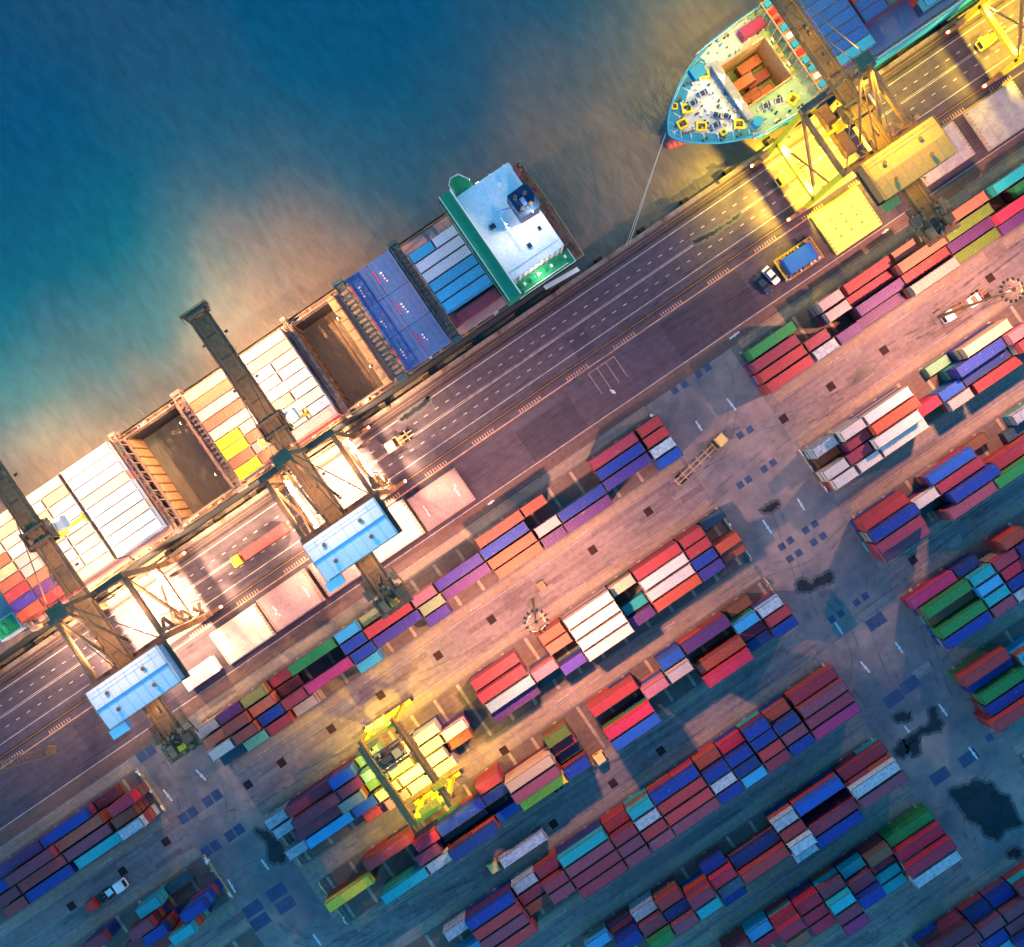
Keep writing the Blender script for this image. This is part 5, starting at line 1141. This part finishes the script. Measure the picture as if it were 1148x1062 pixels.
def truck(x, y, heading, label, cabm, trailer=0, tm=None, box=None, boxlab=None, s=1.0):
    """yard tractor; the trailer runs out behind it along -x"""
    t = empty('yard_truck', (x, y, 0), heading, label, 'truck', 'trucks working in the port')
    b = MB(); b.prism([(-.9*s, -1.2), (1.0*s, -1.2), (1.35*s, -.9), (1.35*s, .9), (1.0*s, 1.2), (-.9*s, 1.2)], .9, 2.7, 0, [(-.9*s, -1.2), (1.5*s, -1.2), (1.75*s, -.9), (1.75*s, .9), (1.5*s, 1.2), (-.9*s, 1.2)])
    b.box(-.8*s, .9*s, -1.05, 1.05, 2.7, 2.82); cab = b.build('cab', cabm, t)
    b = MB(); b.add([(1.37*s,-.85,2.6), (1.37*s,.85,2.6), (1.70*s,.85,1.6), (1.70*s,-.85,1.6)], [(0,3,2,1)]); b.box(-.5*s, .7*s, -1.225, -1.2, 1.7, 2.4); b.box(-.5*s, .7*s, 1.2, 1.225, 1.7, 2.4); each(b, 'window', M_glass, cab)
    b = MB()
    for sy in (-.8, .8): b.cyl((1.78*s, sy, 1.1), (1.83*s, sy, 1.1), .14, 8)
    each(b, 'headlight', M_white, t)
    b = MB(); b.box(-3.4, 1.6*s, -.45, .45, .7, 1.0); b.box(-3.2, -1.4, -1.1, 1.1, .95, 1.15); b.build('chassis', M_dark, t)
    for px_ in (1.0*s, -2.2):
        for sy in (-1, 1):
            w = MB(); w.cyl((px_, sy*1.0 - .2, .5), (px_, sy*1.0 + .2, .5), .5, 14); w.cyl((px_, sy*1.0 - .22, .5), (px_, sy*1.0 + .22, .5), .25, 8, m=1); w.build('wheel', [M_tyre, M_steel], t)
    if trailer:
        b = MB(); T0 = -1.6
        for sy in (-.5, .5): b.box(T0 - trailer, T0, sy - .12, sy + .12, 1.1, 1.4)
        k = .3
        while k < trailer: b.box(T0 - k - .1, T0 - k + .1, -1.2, 1.2, 1.15, 1.38); k += 2.4
        b.build('trailer_frame', tm or M_steel, t)
        for px_ in (T0 - trailer + 1.4, T0 - trailer + 2.7):
            for sy in (-1, 1):
                w = MB(); w.cyl((px_, sy*1.0 - .22, .5), (px_, sy*1.0 + .22, .5), .5, 14); w.build('wheel', M_tyre, t)
    if box:
        code, L_ = box; cx = -1.6 - (12.3 if L_ == 4 else 6.3)/2 - .2
        o = put_container(L_, code, x + cx*math.cos(heading), y + cx*math.sin(heading), 1.42, boxlab, 'containers on truck trailers'); o.rotation_euler.z = heading
    return t
truck(44.2, -20.9, math.radians(10), 'yard truck with gold cab roof and empty trailer in the centre aisle', M_cap, 12.6, M_tan)
truck(-20.6, -65.9, 0, 'yard truck with gold cab roof and empty trailer beside the short blue container', M_cap, 12.4)
truck(-54.6, -72.9, math.pi, 'yard truck with gold cab roof pulling a pale grey container', M_cap, 12.8, None, ('LW', 4), 'pale grey long container on the trailer behind a gold cab')
truck(-63.8, 19.2, math.pi, 'yard truck with yellow cab pulling a red container between the crane legs', M_yellow, 12.8, None, ('RE', 4), 'red long container on the trailer behind a yellow cab')
truck(90.6, 20.9, math.pi, 'yellow yard truck arriving left of the yellow crane leg', M_yellow, 4.6, M_yellow)
truck(147.0, 20.8, math.pi, 'yellow yard truck near the top right corner', M_yellow, 4.6, M_yellow)
truck(-19.5, 21.0, math.pi, 'tan yard truck standing right of the inner crane on the quay lane', M_tan, 4.2, M_tan)
truck(104.4, -26.9, math.pi, 'white yard truck with loaded flat trailer near the right floodlight mast', M_white, 9.0)
truck(-129.2, -27.8, 0, 'white yard truck on the wet road in the bottom left', M_white, 3.6)
truck(-136.6, -27.8, math.pi, 'crimson yard truck on the wet road in the bottom left', M_red, 4.0, M_funnel)
b = MB(); b.box(-1.5, 1.5, -1.2, 1.2, 0, 1.5); b.box(-1.55, 1.55, -1.25, -1.1, .2, 1.6); b.box(-.6, .6, -1, 1, 1.5, 1.56, 1)
o = b.build('cargo_crate', [M_white, M_steel], None, (-4.2 + 115.6, -27.3, 0)); tag(o, 'white crate standing at the end of the white truck trailer', 'crate')

def pickup(x, y, a, label, m):
    t = empty('service_vehicle', (x, y, 0), a, label, 'car', 'service cars on the apron')
    b = MB(); b.prism([(-2.3,-.9), (2.1,-.9), (2.35,-.6), (2.35,.6), (2.1,.9), (-2.3,.9)], .45, 1.0, 0); b.build('body', m, t)
    b = MB(); b.prism([(-1.3,-.75), (.5,-.75), (.5,.75), (-1.3,.75)], 1.0, 1.65, 0, [(-1.7,-.82), (1.1,-.82), (1.1,.82), (-1.7,.82)]); b.box(-1.2, .4, -.7, .7, 1.65, 1.7, 1); b.build('cabin', [M_glass, m], t)
    for sx in (-1.4, 1.4):
        for sy in (-.85, .85):
            w = MB(); w.cyl((sx, sy - .12, .34), (sx, sy + .12, .34), .34, 12); w.build('wheel', M_tyre, t)
    b = MB()
    for sy in (-.62, .62): b.cyl((2.33, sy, .75), (2.38, sy, .75), .12, 8)
    each(b, 'headlight', M_white, t)
pickup(73.0, 3.4, -math.pi/2 + .15, 'dark blue service car leftmost beside the blue canvas platform', M_funnel)
pickup(75.8, 4.1, -math.pi/2 + .15, 'white service car between the dark car and the blue canvas platform', M_white)
pickup(-131.6, -27.6, .1, 'white service car on the wet road behind the white truck', M_white)

# mobile harbour crane whose lattice jib reaches in from the left
t = empty('mobile_crane', (-150, 16, 0), 0, 'rusty lattice jib of a mobile crane reaching in from the left edge', 'crane')
b = MB(); b.box(-6, 6, -3, 3, 1, 2.6); b.build('chassis', M_dark, t)
b = MB(); b.cyl((0,0,2.6), (0,0,12), 1.5, 14); b.box(-4, 2, -1.6, 1.6, 3, 6); b.build('tower', M_tan, t)
jb = MB(); p0 = (0, 0, 10.5); e = G(58, 841, 12); p1 = (e[0] + 150, e[1] - 16, 12.0); jb.truss(p0, p1, 1.7, 1.4, 2.2, .22)
jb.cbox(p1[0], p1[1], 12.2, 1.8, 1.8, 1.0, 0, -.6); jb.build('lattice_jib', mat('rusty lattice', (.24, .10, .045), .7, dirt=.4), t)
b = MB()
for sx in (-4.5, -1.5, 1.5, 4.5):
    for sy in (-2.6, 2.6): b.cyl((sx, sy - .4, .75), (sx, sy + .4, .75), .75, 14)
each(b, 'wheel', M_tyre, t)

# bollards, fenders, kerbs at the block ends, mooring ropes
b0 = None
for k in range(19):
    x = -140 + k*15.6
    if b0 is None:
        b = MB(); b.cyl((0,0,0), (0,0,.45), .28, 12); b.cyl((0,0,.45), (0,0,.62), .42, 12); b.cbox(0, 0, .03, 1.0, 1.0, .06)
        b0 = o = b.build('bollard', M_dark, None, (x, 28.85, .225))
    else: o = copy_tree(b0); o.location = (x, 28.85, .225)
    near = 'against the left ship' if x < 42 else 'between the ships' if x < 70 else 'against the blue ship'
    tag(o, f'dark mooring bollard {ORD[k] if k < 17 else ("second last" if k == 17 else "last")} from left on the quay edge {near}', 'bollard', 'bollards along the quay edge')
f0 = None
for k in range(24):
    x = -138 + k*12.2
    if f0 is None:
        b = MB(); b.box(-.8, .8, 0, 1.1, -2.6, -.1); b.box(-.9, .9, 1.1, 1.3, -2.7, 0, 1); f0 = o = b.build('fender', [M_tyre, M_dark], None, (x, 29.35, 0))
    else: o = copy_tree(f0); o.location = (x, 29.35, 0)
    tag(o, 'black rubber fender on the quay wall between ship and kerb', 'fender', 'rubber fenders along the quay wall')
bp_, b2 = G(747, 148, 8), G(699, 271, .7)
for k, (dx, dy) in enumerate(((0, 0), (.9, .5))):
    b = MB(); pts = []
    for q in range(9):
        tt = q/8; pts.append((bp_[0]*(1-tt) + (b2[0] + dx)*tt, bp_[1]*(1-tt) + (28.85 + dy*0)*tt, 7.2*(1-tt) + .75*tt - 1.2*math.sin(math.pi*tt)))
    b.tube(pts, .09, 5); o = b.build('mooring_rope', M_rope); tag(o, ['left of the two mooring ropes from blue ship bow to the quay', 'right of the two mooring ropes from blue ship bow to the quay'][k], 'rope')
M_ky = mat('worn yellow kerb paint', (.50, .36, .16), .8, dirt=.8, scale=1.5, dirtcol=(.16, .13, .11))
ENDL = {'A': ['central quayside block', 34.9, None], 'D': ['yellow gantry block', 34.9, -92.0], 'G': ['third central block', 34.9, -91.0], 'I': ['fourth central block', 34.8, None], 'K': ['fifth central block', 34.4, None],
        'B': ['right quayside block', None, 60.0], 'E': ['white container block', None, 58.4], 'H': ['third right block', None, 60.1], 'J': ['green container block', None, 61.6], 'L': ['small right edge block', None, 59.6],
        'M': ['sixth central block', 33.9, None], 'F': ['bottom left yard block', -109.6, None], 'C': ['left quayside block', -111.2, None]}
for k, (nm, xr, xl) in ENDL.items():
    y, n = BLK[k][0], BLK[k][1]
    for xx, side in ((xr, 'right'), (xl, 'left')):
        if xx is None: continue
        ln = n*P + .8; b = MB(); b.box(-.22, .22, -ln/2, ln/2, 0, .35); b.box(-.05, .05, -ln/2 + .6, -ln/2 + 1.8, .35, 1.0, 1); b.box(-.05, .05, ln/2 - 1.8, ln/2 - .6, .35, 1.0, 1)
        for q in range(5): b.cbox(R.uniform(-.5, .5), R.uniform(-ln/2, ln/2), .25, R.uniform(.2, .6), R.uniform(.3, .9), .5, q % 2)
        o = b.build('end_barrier', [M_ky, M_white], None, (xx, y - (n-1)*P/2, .008)); tag(o, f'low worn yellow barrier closing the {side} end of the {nm}', 'barrier', 'low barriers at the block ends')

# ------------------------------------------------------------------ dusk sky, faint last sun, camera
w = bpy.data.worlds.new('World'); S.world = w; w.use_nodes = True
nt = w.node_tree; bg = nt.nodes['Background']
sk = nt.nodes.new('ShaderNodeTexSky'); sk.sky_type = 'NISHITA'; sk.sun_disc = False
SE, SR = math.radians(4), math.radians(250)
sk.sun_elevation = SE; sk.sun_rotation = SR; sk.ozone_density = 6.0; sk.air_density = 1.2; sk.dust_density = .3
mx = nt.nodes.new('ShaderNodeMixRGB'); mx.blend_type = 'MULTIPLY'; mx.inputs[0].default_value = 1; mx.inputs[2].default_value = (*SKYT, 1)
nt.links.new(sk.outputs[0], mx.inputs[1]); nt.links.new(mx.outputs[0], bg.inputs[0]); bg.inputs[1].default_value = SKYS
l = bpy.data.lights.new('sun', 'SUN'); l.energy = .04; l.angle = math.radians(12); l.color = (1, .8, .65)
o = bpy.data.objects.new('sun', l); COL.objects.link(o)
d_ = Vector((math.sin(SR)*math.cos(SE), math.cos(SR)*math.cos(SE), math.sin(SE))); o.rotation_euler = (-d_).to_track_quat('-Z', 'Y').to_euler(); o.location = (0, 0, 300)

cd = bpy.data.cameras.new('camera'); cam = bpy.data.objects.new('camera', cd); COL.objects.link(cam)
cam.location = (0, 0, H); cam.rotation_euler = (0, 0, -TH); cd.sensor_width = 36; cd.lens = 36 * H * SCL / 1148; cd.clip_end = 3000; cd.clip_start = 1
S.camera = cam
S.view_settings.view_transform = 'Standard'; S.view_settings.look = 'None'; S.view_settings.exposure = EXPO; S.view_settings.gamma = 1
S.cycles.max_bounces = 4; S.cycles.diffuse_bounces = 2; S.cycles.use_denoising = True
S.cycles.sample_clamp_indirect = 6
